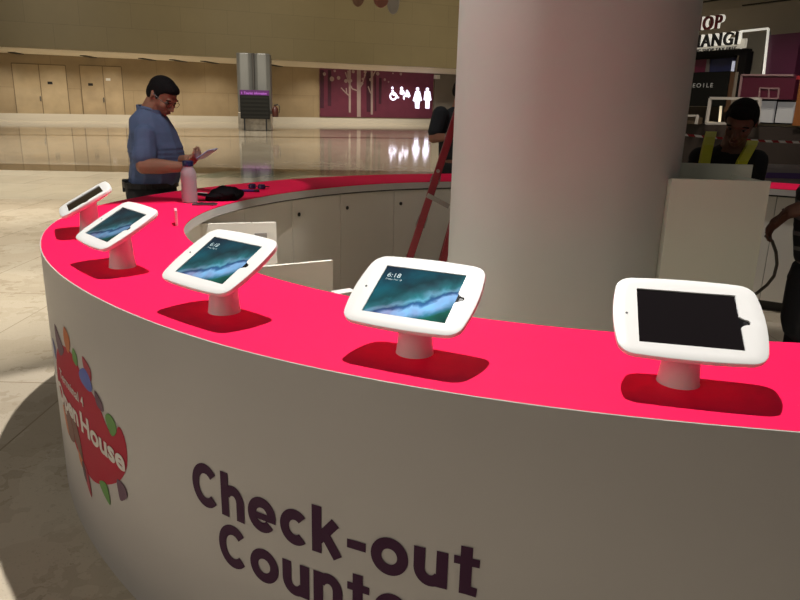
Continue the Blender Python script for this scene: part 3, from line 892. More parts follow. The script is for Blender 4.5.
def chain(bm, pts, rs, M3=None, flat=None, seg=10):
    """spheres swept densely between points"""
    pts = [Vector(p) for p in pts]
    for i in range(len(pts) - 1):
        a, b = pts[i], pts[i + 1]; ra, rb = rs[i], rs[i + 1]
        ra_ = ra if isinstance(ra, tuple) else (ra,) * 3; rb_ = rb if isinstance(rb, tuple) else (rb,) * 3
        n = max(2, int((b - a).length / (min(min(ra_), min(rb_)) * .42)) + 1)
        for k in range(n + 1):
            t = k / n; sph(bm, a.lerp(b, t), tuple(x * (1 - t) + y * t for x, y in zip(ra_, rb_)), M3, seg)


def fuse(name, bm, m, parent, vox=.008, smooth_it=4, disp=None):
    me = bpy.data.meshes.new(name)
    if isinstance(bm, Acc): me.from_pydata(bm.v, [], bm.f)
    else: bm.to_mesh(me); bm.free()
    o = bpy.data.objects.new(name, me); C.objects.link(o)
    rm = o.modifiers.new('r', 'REMESH'); rm.mode = 'VOXEL'; rm.voxel_size = vox
    if smooth_it: s = o.modifiers.new('s', 'SMOOTH'); s.factor = .5; s.iterations = smooth_it
    dg = bpy.context.evaluated_depsgraph_get(); dg.update()
    m2 = bpy.data.meshes.new_from_object(o.evaluated_get(dg))
    bpy.data.objects.remove(o); bpy.data.meshes.remove(me)
    if disp:
        for v in m2.vertices: v.co = disp(v.co)
    for p in m2.polygons: p.use_smooth = True
    m2.materials.clear(); m2.materials.append(m); m2.name = name
    o = bpy.data.objects.new(name, m2); C.objects.link(o); o.parent = parent
    return o


def hand(bm, wrist, d, palm_n, curl=.5, s=1.0, thumb=1, spread=.12):
    """palm + five fingers; d towards the fingers, palm_n out of the palm, thumb +1/-1 on side d x palm_n"""
    d = Vector(d).normalized(); n = Vector(palm_n); n = (n - d * n.dot(d)).normalized(); side = d.cross(n) * thumb
    wrist = Vector(wrist)
    for i in range(4):
        o_ = side * (.027 - .018 * i) * s
        chain(bm, [wrist + o_ * .55 + d * .01 * s, wrist + d * .085 * s + o_], [.015 * s, .0125 * s])
    L_ = (.040, .045, .042, .032); L2 = (.026, .03, .027, .02)
    for i in range(4):
        base = wrist + d * .086 * s + side * (.027 - .018 * i) * s
        dd = (d + side * spread * (1.2 - .8 * i)).normalized(); p = base; a = curl * .7; pts = [p]
        for k, l in enumerate((L_[i], L2[i], L2[i] * .8)):
            v = dd * math.cos(a) + n * math.sin(a); p = p + v * l * s; pts.append(p); a += curl * .9
        chain(bm, pts, [.0088 * s, .0082 * s, .0076 * s, .0068 * s], seg=10)
    t0 = wrist + d * .02 * s + side * .028 * s; v = (d * .6 + side * .75 + n * .35).normalized(); t1 = t0 + v * .042 * s; v2 = (d * .9 + side * .25 + n * .55 * (.4 + curl)).normalized(); t2 = t1 + v2 * .032 * s; t3 = t2 + v2 * .024 * s
    chain(bm, [t0, t1, t2, t3], [.0135 * s, .0105 * s, .0095 * s, .008 * s], seg=10)


def head(bm, c, f, up, s=1.0):
    """skull, jaw, nose, ears, brow, lips; c the skull centre"""
    f = Vector(f).normalized(); up = Vector(up); up = (up - f * up.dot(f)).normalized(); l = up.cross(f)
    M3 = Matrix((f, l, up)).transposed(); c = Vector(c)
    P = lambda a, b, z: c + (f * a + l * b + up * z) * s
    k = lambda *r: tuple(x * s for x in r)
    sph(bm, P(-.008, 0, .022), k(.094, .074, .085), M3, 20)
    sph(bm, P(.022, 0, -.015), k(.066, .063, .085), M3, 18)
    sph(bm, P(.034, 0, -.065), k(.048, .050, .042), M3)
    sph(bm, P(.058, 0, -.094), k(.024, .028, .020), M3)
    sph(bm, P(.080, 0, .020), k(.014, .050, .013), M3)           # brow
    for sd in (-1, 1):
        sph(bm, P(.062, sd * .038, -.030), k(.024, .022, .026), M3)   # cheek
        for a, z, r_ in ((-.012, 0, 1), (-.018, .014, .9), (-.014, -.016, .7)): sph(bm, P(a, sd * .076, z - .006), k(.013 * r_, .008, .019 * r_), M3)  # ear
    chain(bm, [P(.086, 0, .008), P(.098, 0, -.018), P(.106, 0, -.034)], [.009 * s, .011 * s, .013 * s])
    for sd in (-1, 1): sph(bm, P(.094, sd * .011, -.038), k(.010, .009, .008), M3)
    sph(bm, P(.086, 0, -.060), k(.012, .024, .007), M3); sph(bm, P(.085, 0, -.071), k(.012, .021, .008), M3)
    return M3, P, k


def face_bits(P, k, M3, parent, glasses=False):
    wm = mat('eye white', (.10, .085, .075), .4); dm = mat('dark iris', (.015, .01, .008), .2)
    for sd in (-1, 1):
        bm = bmesh.new(); sph(bm, P(.073, sd * .032, .000), k(.0125, .015, .0075), M3, 12); e = obj('eye', bm, wm, parent, smooth=True)
        bm = bmesh.new(); sph(bm, P(.0845, sd * .032, -.001), k(.004, .006, .006), M3, 10); obj('iris', bm, dm, e, smooth=True)
        bm = bmesh.new(); chain(bm, [P(.084, sd * .016, .017), P(.087, sd * .034, .022), P(.078, sd * .052, .017)], [k(.004, .004, .004)[0]] * 3, seg=8); obj('eyebrow', bm, hair_m, parent, smooth=True)
    bm = bmesh.new(); sph(bm, P(.0915, 0, -.0655), k(.008, .022, .003), M3, 10); obj('mouth', bm, mat('lips', (.16, .045, .04), .5), parent, smooth=True)
    if glasses:
        g = mat('glasses frame', (.02, .01, .012), .3, .5)
        bm = bmesh.new()
        for sd in (-1, 1):
            ctr = [P(.100 - abs(math.cos(t)) * .004, sd * .034 + .024 * math.cos(t), -.004 + .017 * math.sin(t)) for t in [2 * PI * i / 16 for i in range(17)]]
            tube(bm, ctr, .0014, 6); tube(bm, [P(.096, sd * .058, 0), P(.05, sd * .076, .004), P(-.012, sd * .082, .008)], .0018, 6)
        tube(bm, [P(.101, -.01, .0), P(.104, 0, .002), P(.101, .01, .0)], .0014, 6)
        obj('glasses', bm, g, parent, smooth=True)


def cap_hair(parent, c, f, up, s, name='hair'):
    """short hair: a shell round the skull, sunk under the skin below the hairline"""
    f = Vector(f).normalized(); up = Vector(up); up = (up - f * up.dot(f)).normalized(); l = up.cross(f); c = Vector(c)
    M3 = Matrix((f, l, up)).transposed(); P = lambda a, b, z: c + (f * a + l * b + up * z) * s
    k = lambda *r: tuple(x * s for x in r)
    bm = Acc(); sph(bm, P(-.010, 0, .030), k(.100, .080, .087), M3, 28); sph(bm, P(-.030, 0, .000), k(.078, .078, .078), M3, 24); sph(bm, P(.030, 0, .066), k(.060, .060, .042), M3, 20)
    ks = [-.13, -.06, -.028, -.012, .0, .012, .022, .034, .05, .075, .11]; vs_ = [-.075, -.066, -.045, .004, .004, -.020, -.012, .030, .052, .062, .068]

    def sink(co):
        d = (co - c) / s; a, b, z = d.dot(f), d.dot(l), d.dot(up)
        zb = interp(a, ks, vs_); t = max(0, min(1, (zb - z + .004) / .014)); t = t * t * (3 - 2 * t)
        n = math.sin(a * 400 + z * 300) * .0006 + math.sin(b * 500) * .0006
        return c + (co - c) * (1 - .30 * t + n * 6)
    return fuse(name, bm, hair_m, parent, .0045, 2, sink)


def legs(bm_b, bm_t, bm_s, hipc, f, l, hw=.1, foot_z=0.0, th=.095, step=0):
    """skin legs, trouser legs, shoes straight down from the hips; returns nothing"""
    for sd in (-1, 1):
        hp = hipc + l * hw * sd; kn = Vector((hp.x, hp.y, foot_z + .5)) + l * sd * .02 + f * (.02 + step * sd); an = Vector((hp.x, hp.y, foot_z + .09)) + l * sd * .035 + f * step * sd * 1.2
        chain(bm_b, [hp, kn, an], [th * .8, .052, .038]); chain(bm_b, [an, an + f * .12 + Vector((0, 0, -.05))], [.035, .028])
        chain(bm_t, [hp, kn, an + Vector((0, 0, .0))], [th, .07, .062])
        M3 = Matrix((f, l, Vector((0, 0, 1)))).transposed()
        chain(bm_s, [an + Vector((0, 0, -.045)) - f * .02, an + f * .14 + Vector((0, 0, -.052))], [(.05, .042, .043), (.055, .043, .036)], M3)


# ---- man in blue shirt with phone (behind the left end of the counter)
def dirs(yaw):
    f = Vector((math.cos(yaw), math.sin(yaw), 0)); return f, Vector((-f.y, f.x, 0))


Y1 = 4.85
f, l = dirs(R(-22)); up = Vector((0, 0, 1)); M3b = Matrix((f, l, up)).transposed()
P1 = at(153, 190, Y1)
man = empty('person', (P1.x, Y1, 0), label='stocky man in a blue short-sleeved shirt looking down at a phone behind the counter', cat='person')
O = Vector((P1.x, Y1, 0))
W1 = lambda px, py, Y=Y1: at(px, py, Y) - O
hip = W1(152, 196); hip.z = .98
ch = W1(153, 141); nk = W1(150, 117)
hc_ = W1(162.5, 95.5)
hf = (f * .84 - up * .58).normalized(); hup = (up + f * .62).normalized()
body = Acc(); shirt = Acc(); trou = Acc(); shoes = Acc()
k1 = 1.08
HM, HP, HK = head(body, hc_, hf, hup, k1)
nk = W1(150, 108)
chain(body, [nk - up * .03, nk.lerp(hc_, .55) - f * .01], [.072, .066])
chain(body, [hip + f * .02, ch + f * .02 - up * .05, nk - up * .12], [(.12, .14, .12), (.12, .13, .12), (.07, .09, .06)], M3b)
chain(shirt, [W1(153.5, 183), W1(157.5, 165), W1(156, 147), W1(153, 133)], [(.165, .175, .05), (.19, .19, .08), (.185, .185, .08), (.155, .18, .07)], M3b)
chain(shirt, [W1(153, 133), W1(149.5, 120), W1(149.5, 110)], [(.155, .18, .07), (.13, .145, .055), (.080, .084, .035)], M3b)
# arms
shR = W1(143.5, 134, Y1 - .15); elR = W1(144, 166, Y1 - .26); wrR = W1(181, 167, Y1 - .28)
shL = W1(162, 134, Y1 + .13); elL = W1(174, 163, Y1 + .10); wrL = W1(187, 159, Y1 - .12)
chain(body, [shR + f * .015 - up * .03, elR, wrR], [.046, .054, .034]); chain(body, [elR, elR.lerp(wrR, .35), wrR], [.052, .052, .034])
chain(body, [shL, elL, wrL], [.060, .048, .031])
slR = shR.lerp(elR, .72); chain(shirt, [shR + f * .015 - up * .01, slR], [.072, .078]); slL = shL.lerp(elL, .72); chain(shirt, [shL - up * .01, slL], [.072, .075])
phc = W1(205, 156, Y1 - .26)
hand(body, wrR, (phc - wrR).normalized() + up * .12, (up + l * .6), .55, 1.05, thumb=-1)
hand(body, wrL, (phc + l * .03 - wrL).normalized() + up * .05, (up - l * .8), .6, 1.05, thumb=1)
legs(body, trou, shoes, hip, f, l, .10, 0, .105)
chain(trou, [hip + up * .085, hip + up * .0, hip - up * .06], [(.165, .185, .03), (.17, .185, .05), (.15, .175, .06)], M3b)
bo = fuse('body', body, skin, man, .006, 3)


def crease(co):
    n = math.sin(co.z * 34 + co.x * 17) * .003 + math.sin(co.z * 21 - co.y * 26 + 1) * .003
    return co + Vector((n, n * .6, 0))


blue = mat('blue cotton shirt', (.085, .125, .245), .8, noise=.1, nscale=14, bump=.1, bscale=200)
so = fuse('shirt', shirt, blue, man, .009, 3, crease)
bm = bmesh.new()      # collar, placket, pocket edge
for sd in (-1, 1):
    c_ = [nk - up * .012 + f * .086 * math.cos(a) + l * sd * .078 * math.sin(a) + up * (.012 - .035 * (1 + math.cos(a)) / 2) for a in [PI * i / 8 for i in range(9)]]
    for a, b in zip(c_, c_[1:]): bar(bm, a, b, .045, .012, (0, 0, 1))
obj('collar', bm, blue, so)
to = fuse('trousers', trou, mat('black trousers', (.01, .009, .01), .8), man, .012, 3)
fuse('shoes', shoes, black, man, .010, 2)
bm = bmesh.new(); ringp = [hip + up * .085 + f * .172 * math.cos(a) + l * .19 * math.sin(a) for a in [2 * PI * i / 32 for i in range(33)]]
for a, b in zip(ringp, ringp[1:]): bar(bm, a, b, .035, .008, (0, 0, 1))
be = obj('belt', bm, mat('belt leather', (.008, .007, .007), .4), to)
bm = bmesh.new(); pch = hip + up * .085 - f * .155 - l * .07; bx(bm, pch.x - .022, pch.x + .02, pch.y - .03, pch.y + .02, pch.z - .06, pch.z + .03); obj('belt_pouch', bm, black, be, bevel=.008)
cap_hair(man, hc_, hf, hup, k1)
face_bits(HP, HK, HM, man, True)
# phone in hand
PHN = empty('mobile_phone', O + phc, label='slim mobile phone held in both hands by the man in blue', cat='phone')
pa, pb = W1(199.5, 159, Y1 - .22), W1(213, 149.5, Y1 - .34)
d = (pb - pa).normalized(); sdv = Vector((.35, .9, .0)); sdv = (sdv - d * sdv.dot(d)).normalized(); nv = d.cross(sdv); nv = nv if nv.z > 0 else -nv
Mp = Matrix((d, sdv, nv)).transposed().to_4x4(); Mp.translation = O + (pa + pb) / 2
PHN.matrix_world = Mp
Lp = (pb - pa).length / 2
obj('phone_body', box(-Lp, Lp, -.038, .038, -.005, .004), mat('phone blue grey', (.30, .34, .5), .3), PHN, bevel=.003)
obj('phone_screen', box(-Lp + .006, Lp - .006, -.034, .034, .004, .005), mat('phone screen', (.5, .6, .9), .2, emit=(.45, .55, .9), estr=.6), PHN)

# ---- man in black t-shirt and reflective vest behind the podium cabinet
Y2 = 3.62
f, l = dirs(R(-118)); M3b = Matrix((f, l, up)).transposed()
P2 = at(728, 200, Y2); O = Vector((P2.x, Y2, 0))
man2 = empty('person', O, label='man in a black T-shirt and yellow striped safety vest bending behind the podium cabinet', cat='person')
W2 = lambda px, py, Y=Y2: at(px, py, Y) - O
hc_ = W2(741, 121.5, Y2 - .12); hf = (f * .86 - up * .5 - l * .12).normalized(); hup = (up + f * .5 + Vector((.10, 0, 0))).normalized()
nk = W2(733, 141, Y2 - .02)
body = Acc(); shirt = Acc(); trou = Acc(); shoes = Acc()
HM, HP, HK = head(body, hc_, hf, hup, .93)
chain(body, [nk - up * .03, nk.lerp(hc_, .55) - f * .01], [.060, .055])
hip = Vector((.05, .12, .95)); ch = W2(729, 185)
chain(body, [hip, ch, nk - up * .07], [(.11, .14, .11), (.12, .15, .12), (.07, .09, .05)], M3b)
chain(shirt, [hip, ch, W2(728, 160)], [(.125, .16, .10), (.13, .175, .10), (.105, .165, .06)], M3b)
chain(shirt, [W2(728, 160), W2(732, 148)], [(.10, .15, .05), (.075, .082, .03)], M3b)
for sd in (-1, 1):
    sh = W2(727.5, 160) + l * .13 * sd; el = sh - l * .01 * sd - up * .25 + f * .03; wr = el + f * .15 - up * .12 - l * .07 * sd
    chain(body, [sh, el, wr], [.055, .045, .03]); hand(body, wr, f - up * .5, -up, .4, 1, thumb=-sd)
    chain(shirt, [sh, sh.lerp(el, .85)], [.062, .060])
legs(body, trou, shoes, hip, f, l, .09, 0, .09)
chain(trou, [hip + up * .02, hip - up * .06], [(.13, .165, .05), (.135, .165, .06)], M3b)
fuse('body', body, skin2, man2, .007, 3)
so = fuse('shirt', shirt, mat('black t-shirt', (.008, .008, .010), .85), man2, .009, 3)
fuse('trousers', trou, mat('dark jeans', (.012, .014, .022), .85), man2, .014, 3); fuse('shoes', shoes, black, man2, .012, 2)
cap_hair(man2, hc_, hf, hup, .94); face_bits(HP, HK, HM, man2)
yel = mat('yellow tape', (.62, .60, .02), .5)
for pts in ([(711.5, 131.5, .09), (710, 137, -.015), (708, 145, -.085), (706, 154, -.125), (704, 165, -.15), (702, 185, -.16)], [(753, 140.5, .05), (751.5, 145, -.03), (747, 153, -.10), (742.5, 161, -.15), (738, 172, -.16), (733, 190, -.16)]):
    bm = bmesh.new(); P_ = [W2(x, y, Y2 - .02 + w) for x, y, w in pts]
    rows = [(bm.verts.new(p + Vector((-.024, -.010, 0))), bm.verts.new(p + Vector((.024, -.010, 0))), bm.verts.new(p + Vector((.024, .012, 0))), bm.verts.new(p + Vector((-.024, .012, 0)))) for p in P_]
    for a, b in zip(rows, rows[1:]):
        for k in range(4): bm.faces.new((a[k], a[(k + 1) % 4], b[(k + 1) % 4], b[k]))
    bm.faces.new(rows[0]); bm.faces.new(rows[-1][::-1])
    obj('vest_strap', bm, yel, so, label='yellow reflective strap')

# ---- person at the right edge, arm stretched to the cabinet
Y3 = 3.1
f, l = dirs(R(170)); M3b = Matrix((f, l, up)).transposed()
P3 = Vector((2.02, Y3, 0)); O = P3
man3 = empty('person', O, label='person in a striped black top and dark trousers at the right edge, reaching out', cat='person')
W3 = lambda px, py, Y=Y3: at(px, py, Y) - O
body = Acc(); shirt = Acc(); trou = Acc(); shoes = Acc()
bx_ = W3(830, 260, Y3).x; nk = Vector((bx_, 0, 1.47)); hc_ = Vector((bx_ - .05, 0, 1.62))
HM, HP, HK = head(body, hc_, f, up, 1)
chain(body, [nk - up * .03, hc_ - up * .05], [.06, .055])
hip = Vector((bx_, 0, .93))
chain(body, [hip, Vector((bx_, 0, 1.2)), nk - up * .08], [(.11, .14, .1), (.12, .15, .12), (.07, .1, .05)], M3b)
chain(shirt, [W3(830, 260, Y3), W3(829, 235, Y3), W3(829, 195, Y3), nk - up * .04], [(.155, .17, .05), (.15, .17, .1), (.13, .18, .08), (.075, .085, .03)], M3b)
sh = Vector((bx_, -.19, 1.38)); el = W3(824, 201, Y3 - .02); wr = W3(790, 212, Y3 + .03)
chain(body, [sh, el, wr], [.058, .046, .031]); hand(body, wr, (-.75, .05, -.7), (.3, -.8, -.5), .5, 1.0, thumb=1)
chain(shirt, [sh, sh.lerp(el, .7)], [.078, .07])
sh = Vector((bx_, .19, 1.38)); el = sh + Vector((.05, .04, -.3)); wr = el + Vector((.03, .02, -.24))
chain(body, [sh, el, wr], [.058, .046, .031]); hand(body, wr, (0, 0, -1), (-1, 0, 0), .3, 1.0, thumb=-1); chain(shirt, [sh, sh.lerp(el, .7)], [.078, .07])
legs(body, trou, shoes, hip, f, l, .09, 0, .115)
chain(trou, [Vector((bx_, 0, .97)), Vector((bx_, 0, .9)), Vector((bx_ - .03, -.03, .72))], [(.15, .17, .04), (.165, .18, .06), (.15, .17, .12)], M3b)
fuse('body', body, skin2, man3, .007, 3)
stripe = bpy.data.materials.new('striped jersey'); stripe.use_nodes = True
nt = stripe.node_tree; b_ = nt.nodes['Principled BSDF']; b_.inputs['Roughness'].default_value = .85
tc = nt.nodes.new('ShaderNodeTexCoord'); wv = nt.nodes.new('ShaderNodeTexWave'); wv.bands_direction = 'Z'; wv.inputs['Scale'].default_value = 4.6; wv.inputs['Distortion'].default_value = 1.2; wv.inputs['Detail'].default_value = 1
rr_ = nt.nodes.new('ShaderNodeValToRGB'); rr_.color_ramp.elements[0].position = .80; rr_.color_ramp.elements[1].position = .86; rr_.color_ramp.elements[0].color = (.008, .008, .01, 1); rr_.color_ramp.elements[1].color = (.13, .12, .12, 1)
nt.links.new(tc.outputs['Object'], wv.inputs['Vector']); nt.links.new(wv.outputs['Fac'], rr_.inputs['Fac']); nt.links.new(rr_.outputs['Color'], b_.inputs['Base Color'])
fuse('shirt', shirt, stripe, man3, .009, 3)
fuse('trousers', trou, mat('black slacks', (.008, .009, .012), .8), man3, .012, 3); fuse('shoes', shoes, black, man3, .012, 2)
cap_hair(man3, hc_, f, up, 1.0); face_bits(HP, HK, HM, man3)
# cable hanging behind the cabinet edge
bm = bmesh.new(); cpx = [(766, 236), (772, 241), (776, 252), (777, 264), (774, 276), (767, 285), (757, 293), (745, 300)]
tube(bm, [at(x, y, 3.10 + .04 * i) for i, (x, y) in enumerate(cpx)], .0075, 8)
obj('cable', bm, mat('grey cable', (.14, .12, .10), .5), smooth=True, label='grey cable loop hanging below the hand at the right of the podium cabinet', cat='cable')

# ---- person in a dark top beyond the counter, behind the ladder
Y4 = 7.0
f, l = dirs(R(-15)); M3b = Matrix((f, l, up)).transposed()
P4 = at(452, 150, Y4); O = Vector((P4.x + .03, Y4, 0))
man4 = empty('person', O, label='person in a dark navy T-shirt half hidden by the column, behind the ladder', cat='person')
W4 = lambda px, py, Y=Y4: at(px, py, Y) - O
body = Acc(); shirt = Acc(); trou = Acc(); shoes = Acc()
nk = W4(457, 107); hc_ = W4(463, 92)
hf = (f - up * .3).normalized(); HM, HP, HK = head(body, hc_, hf, up, 1)
chain(body, [nk - up * .03, hc_ - up * .05 - f * .02], [.06, .055])
hip = W4(452, 158); hip.z = .95
chain(body, [hip, Vector((0, 0, 1.2)), nk - up * .08], [(.11, .14, .1), (.12, .15, .12), (.07, .1, .05)], M3b)
chain(shirt, [W4(452, 156), W4(452, 134), W4(452.5, 117), nk - up * .02], [(.14, .16, .06), (.14, .17, .09), (.13, .18, .07), (.07, .085, .03)], M3b)
sh = W4(440.5, 115, Y4 - .14); el = W4(433.5, 138, Y4 - .2); wr = W4(448, 137, Y4 - .32)
chain(body, [sh, el, wr], [.058, .05, .033]); hand(body, wr, (1, -.1, 0), (0, 0, 1), .5, 1, thumb=-1); chain(shirt, [sh, sh.lerp(el, .72)], [.085, .075])
sh = W4(458, 118, Y4 + .16); el = sh + Vector((.05, .05, -.28)); wr = el + Vector((.2, -.1, .05))
chain(body, [sh, el, wr], [.058, .045, .032]); hand(body, wr, (1, -.1, .1), (0, 0, 1), .5, 1, thumb=1); chain(shirt, [sh, sh.lerp(el, .72)], [.08, .07])
legs(body, trou, shoes, hip, f, l, .09, 0, .10)
chain(trou, [hip + up * .12, hip - up * .06], [(.14, .165, .05), (.14, .165, .06)], M3b)
fuse('body', body, skin, man4, .008, 3); fuse('shirt', shirt, mat('navy t-shirt', (.012, .016, .022), .85), man4, .010, 3)
fuse('trousers', trou, mat('black work trousers', (.01, .01, .011), .85), man4, .014, 3); fuse('shoes', shoes, black, man4, .012, 2)
cap_hair(man4, hc_, hf, up, 1.0); face_bits(HP, HK, HM, man4)

# ------------------------------------------------------------------ things on the counter
pb_ = pl(190, 202.5, HT)
BT = empty('water_bottle', pb_, label='frosted plastic water bottle with a dark blue cap on the pink top', cat='bottle')
frost = mat('frosted plastic', (.52, .42, .47), .4, trans=.5)
bm = bmesh.new(); lathe(bm, [(.040, 0), (.045, .006), (.0455, .03), (.044, .09), (.0455, .15), (.044, .175), (.036, .195), (.030, .205), (.028, .215)], 28); obj('bottle_body', bm, frost, BT, smooth=True)
bm = bmesh.new(); lathe(bm, [(.030, .213), (.031, .216), (.031, .240), (.028, .245)], 28); obj('cap', bm, mat('navy cap', (.01, .012, .07), .35), BT, smooth=True)

# black cap with visor
cpos = pl(221.5, 200.2, HT)
CP = empty('baseball_cap', cpos, R(18), label='crumpled black cap lying beside the water bottle on the pink top', cat='cap')
CP.scale = (.84, .84, .84)
cloth = mat('black cloth', (.006, .005, .006), .95, spec=.1, bump=.3, bscale=80)
bm = bmesh.new(); sph(bm, (.03, 0, .045), (.115, .085, .055), None, 20); sph(bm, (.09, .01, .04), (.07, .07, .042), None, 16); sph(bm, (-.03, -.02, .028), (.08, .07, .032), None, 16)


def rumple(co):
    k = math.sin(co.x * 60 + co.y * 40) * .006 + math.sin(co.y * 75 + co.z * 50) * .005
    return Vector((co.x + k, co.y + k * .5, max(.0005, co.z + k)))


crown = fuse('crown', bm, cloth, CP, .007, 2, rumple)
bm = bmesh.new()
vs0 = []; vs1 = []
for i in range(13):
    t = -1 + i / 6; vs0.append((-.05 - .15 * (1 - t * t) ** .5 * 1, .085 * t)); 
ringo = [(x, y) for x, y in vs0] + [(-.03, .06), (-.02, 0), (-.03, -.06)]
a = [bm.verts.new((x, y, .030 + .02 * (-x - .05) / .15 + .1 * abs(y) * -.12)) for x, y in ringo]; b = [bm.verts.new((v.co.x, v.co.y, v.co.z + .004)) for v in a]
bm.faces.new(a); bm.faces.new(b[::-1])
for k in range(len(a)): bm.faces.new((a[k], b[k], b[(k + 1) % len(a)], a[(k + 1) % len(a)]))
obj('visor', bm, cloth, CP)

# phone lying flat
PF = empty('mobile_phone', pl(205, 204.8, HT), R(8), label='dark phone lying flat at the inner edge of the pink top near the bottle', cat='phone')
obj('phone_body', box(-.07, .07, -.036, .036, 0, .009), mat('dark grey case', (.06, .03, .035), .4), PF, bevel=.003)
obj('phone_screen', box(-.058, .058, -.032, .032, .009, .0098), black, PF)
# white folded paper behind the cap
o = obj('paper_slip', box(-.05, .05, -.03, .03, 0, .003), mat('white paper', (.75, .72, .7), .6), label='small white paper slip between the bottle and the black cap', cat='paper'); o.location = pl(199, 193.5, HT)
# sunglasses and a purple marker
GL = empty('sunglasses', pl(257, 189, HT), R(-12), label='pair of dark folded sunglasses lying on the lit far part of the pink top', cat='glasses')
bm = bmesh.new()
for s in (-1, 1):
    lathe(bm, [(.024, .004), (.027, .008), (.024, .030), (.018, .034)], 14, (s * .035, 0, 0))
obj('lens', bm, mat('violet lens', (.03, .01, .06), .15), GL, smooth=True)
bm = bmesh.new(); tube(bm, [(-.065, 0, .02), (-.06, .06, .012), (.03, .075, .01)], .004, 6); tube(bm, [(.065, 0, .02), (.06, .07, .012), (-.03, .085, .01)], .004, 6); obj('temple', bm, black, GL)
MK = empty('marker_pen', pl(248, 192, HT), R(6), label='thin violet marker pen lying right of the black cap', cat='pen')
bm = bmesh.new(); tube(bm, [(-.06, 0, .009), (.04, 0, .009)], .009, 10); obj('barrel', bm, mat('violet barrel', (.06, .01, .16), .4), MK, smooth=True)
bm = bmesh.new(); tube(bm, [(.04, 0, .009), (.075, 0, .009)], .0095, 10); obj('cap', bm, black, MK, smooth=True)
# small upright card at the inner edge
o = obj('card_stand', box(-.006, .006, -.045, .045, 0, .075), mat('pale pink acrylic', (.80, .45, .52), .3), label='small pale upright card standing at the left inner edge of the pink top', cat='card', bevel=.002)
o.location = pl(176.5, 224.5, HT) + Vector((0, .0, 0)); o.rotation_euler = (0, 0, R(20))

# ------------------------------------------------------------------ shop area on the right
SP = Frame(Vector((5.7, 14, 0)), Vector((.40, -.92, 0)))
if (SP.o - EYE).dot(SP.n) > 0: SP.n = -SP.n
SP.n = Vector((SP.e.y, -SP.e.x, 0)); 


def shop_box(name, px0, py0, px1, py1, w0, w1, m, parent=None, **k):
    r = SP.rect(px0, py0, px1, py1, w1); return SP.box(name, r, w0, w1, m, parent, **k)


shop_wall = mat('shop back wall', (.38, .34, .28), .7, noise=.06, nscale=.6)
SUL = SP.hit(600, 50, -3.2)[0]
obj_ = obj('wall_right', box(SUL, 13, 3.2, 3.5, 0, 7.2), shop_wall, kind='structure'); SP.put(obj_)
zc = SP.hit(750, 6, -3.2)[1]
obj_ = obj('ceiling_shop', box(SUL, 13, -1.5, 3.3, zc, zc + .2), mat('shop ceiling', (.34, .31, .26), .7, noise=.05, nscale=.5), kind='structure'); SP.put(obj_)
for i, (xa, ya, xb, yb) in enumerate(((702, 2.3, 722, -1), (743, 5.5, 790, -.5), (787, 9.5, 812, 7))):
    a, b = pl(xa, ya, zc - .01), pl(xb, yb, zc - .01); bm = bmesh.new(); bar(bm, a, b, .03, .07, (0, 0, 1)); obj('ceiling_slot', bm, slot_m, label=('short black slot in the shop ceiling beside the column', 'long black slot in the shop ceiling above the white light frame', 'black slot in the shop ceiling at the top right corner')[i], cat='vent', group='slots in the shop ceiling')

blk = mat('matt black frame', (.007, .006, .006), .7, spec=.1)
SH = empty('shop_pavilion'); SP.put(SH); tag(SH, 'black framed shop pavilion beside the column with a black display box in pale lettering', 'shop')
shop_box('beam', 660, 51.5, 745, 57, -.16, 0, blk, SH); shop_box('beam', 660, 57.4, 734, 59.4, -.1, -.02, blk, SH)
shop_box('post', 736, 51.5, 743.5, 100, -.16, 0, blk, SH)
shop_box('blue_panel', 709, 56, 732, 73, -.25, -.15, mat('navy panel', (.022, .026, .085), .4), SH)
shop_box('crimson_panel', 695, 59, 706, 73, -.25, -.15, mat('crimson panel', (.15, .012, .045), .5), SH)
shop_box('post', 706.2, 56, 709, 73, -.25, -.12, mat('grey post', (.16, .14, .13), .5), SH)
shop_box('light_rod', 731.4, 61, 733, 73, -.12, -.08, mat('shop tube light', (.5, .5, .55), .4, emit=(.6, .62, .75), estr=.45), SH)
shop_box('side_panel', 727, 72, 732, 112, -.45, .02, mat('brown panel', (.085, .04, .018), .5), SH)
shop_box('side_panel', 732, 72, 735.4, 112, -.45, .01, mat('taupe panel', (.20, .165, .13), .5), SH)
EO = shop_box('display_box', 660, 72.5, 727, 106, -.4, .05, mat('black box', (.008, .008, .007), .7, spec=.1), SH)
u0, z0 = SP.hit(692.5, 87.5, .06); u1 = SP.hit(712.5, 87.5, .06)[0]; zt_ = SP.hit(702, 83, .06)[1]
bm = text_bm('EO1LE', 1, 0, .004, space=1.3)
xs = [v.co.x for v in bm.verts]; k_ = (u1 - u0) / (max(xs) - min(xs)); m0 = min(xs)
for v in bm.verts: v.co = (u0 + (v.co.x - m0) * k_, -.056, z0 + v.co.y * (zt_ - z0) / .73)
obj('lettering', bm, mat('pale thin lettering', (.4, .38, .35), .5, emit=(.5, .48, .42), estr=.22), EO)

# sign: red OP / black ANGI with lit white backs
SG = empty('shop_sign'); SP.put(SG); tag(SG, 'red and black shop sign letters with lit white backs above the black pavilion', 'sign')
litw = mat('lit sign white', (.8, .78, .7), .5, emit=(.95, .9, .78), estr=.55)
strip_m = mat('lit strip', (.5, .47, .40), .5, emit=(.7, .64, .52), estr=.32)
shop_box('lettering_strip', 640, 43, 744, 51.5, .04, .1, strip_m, SG)


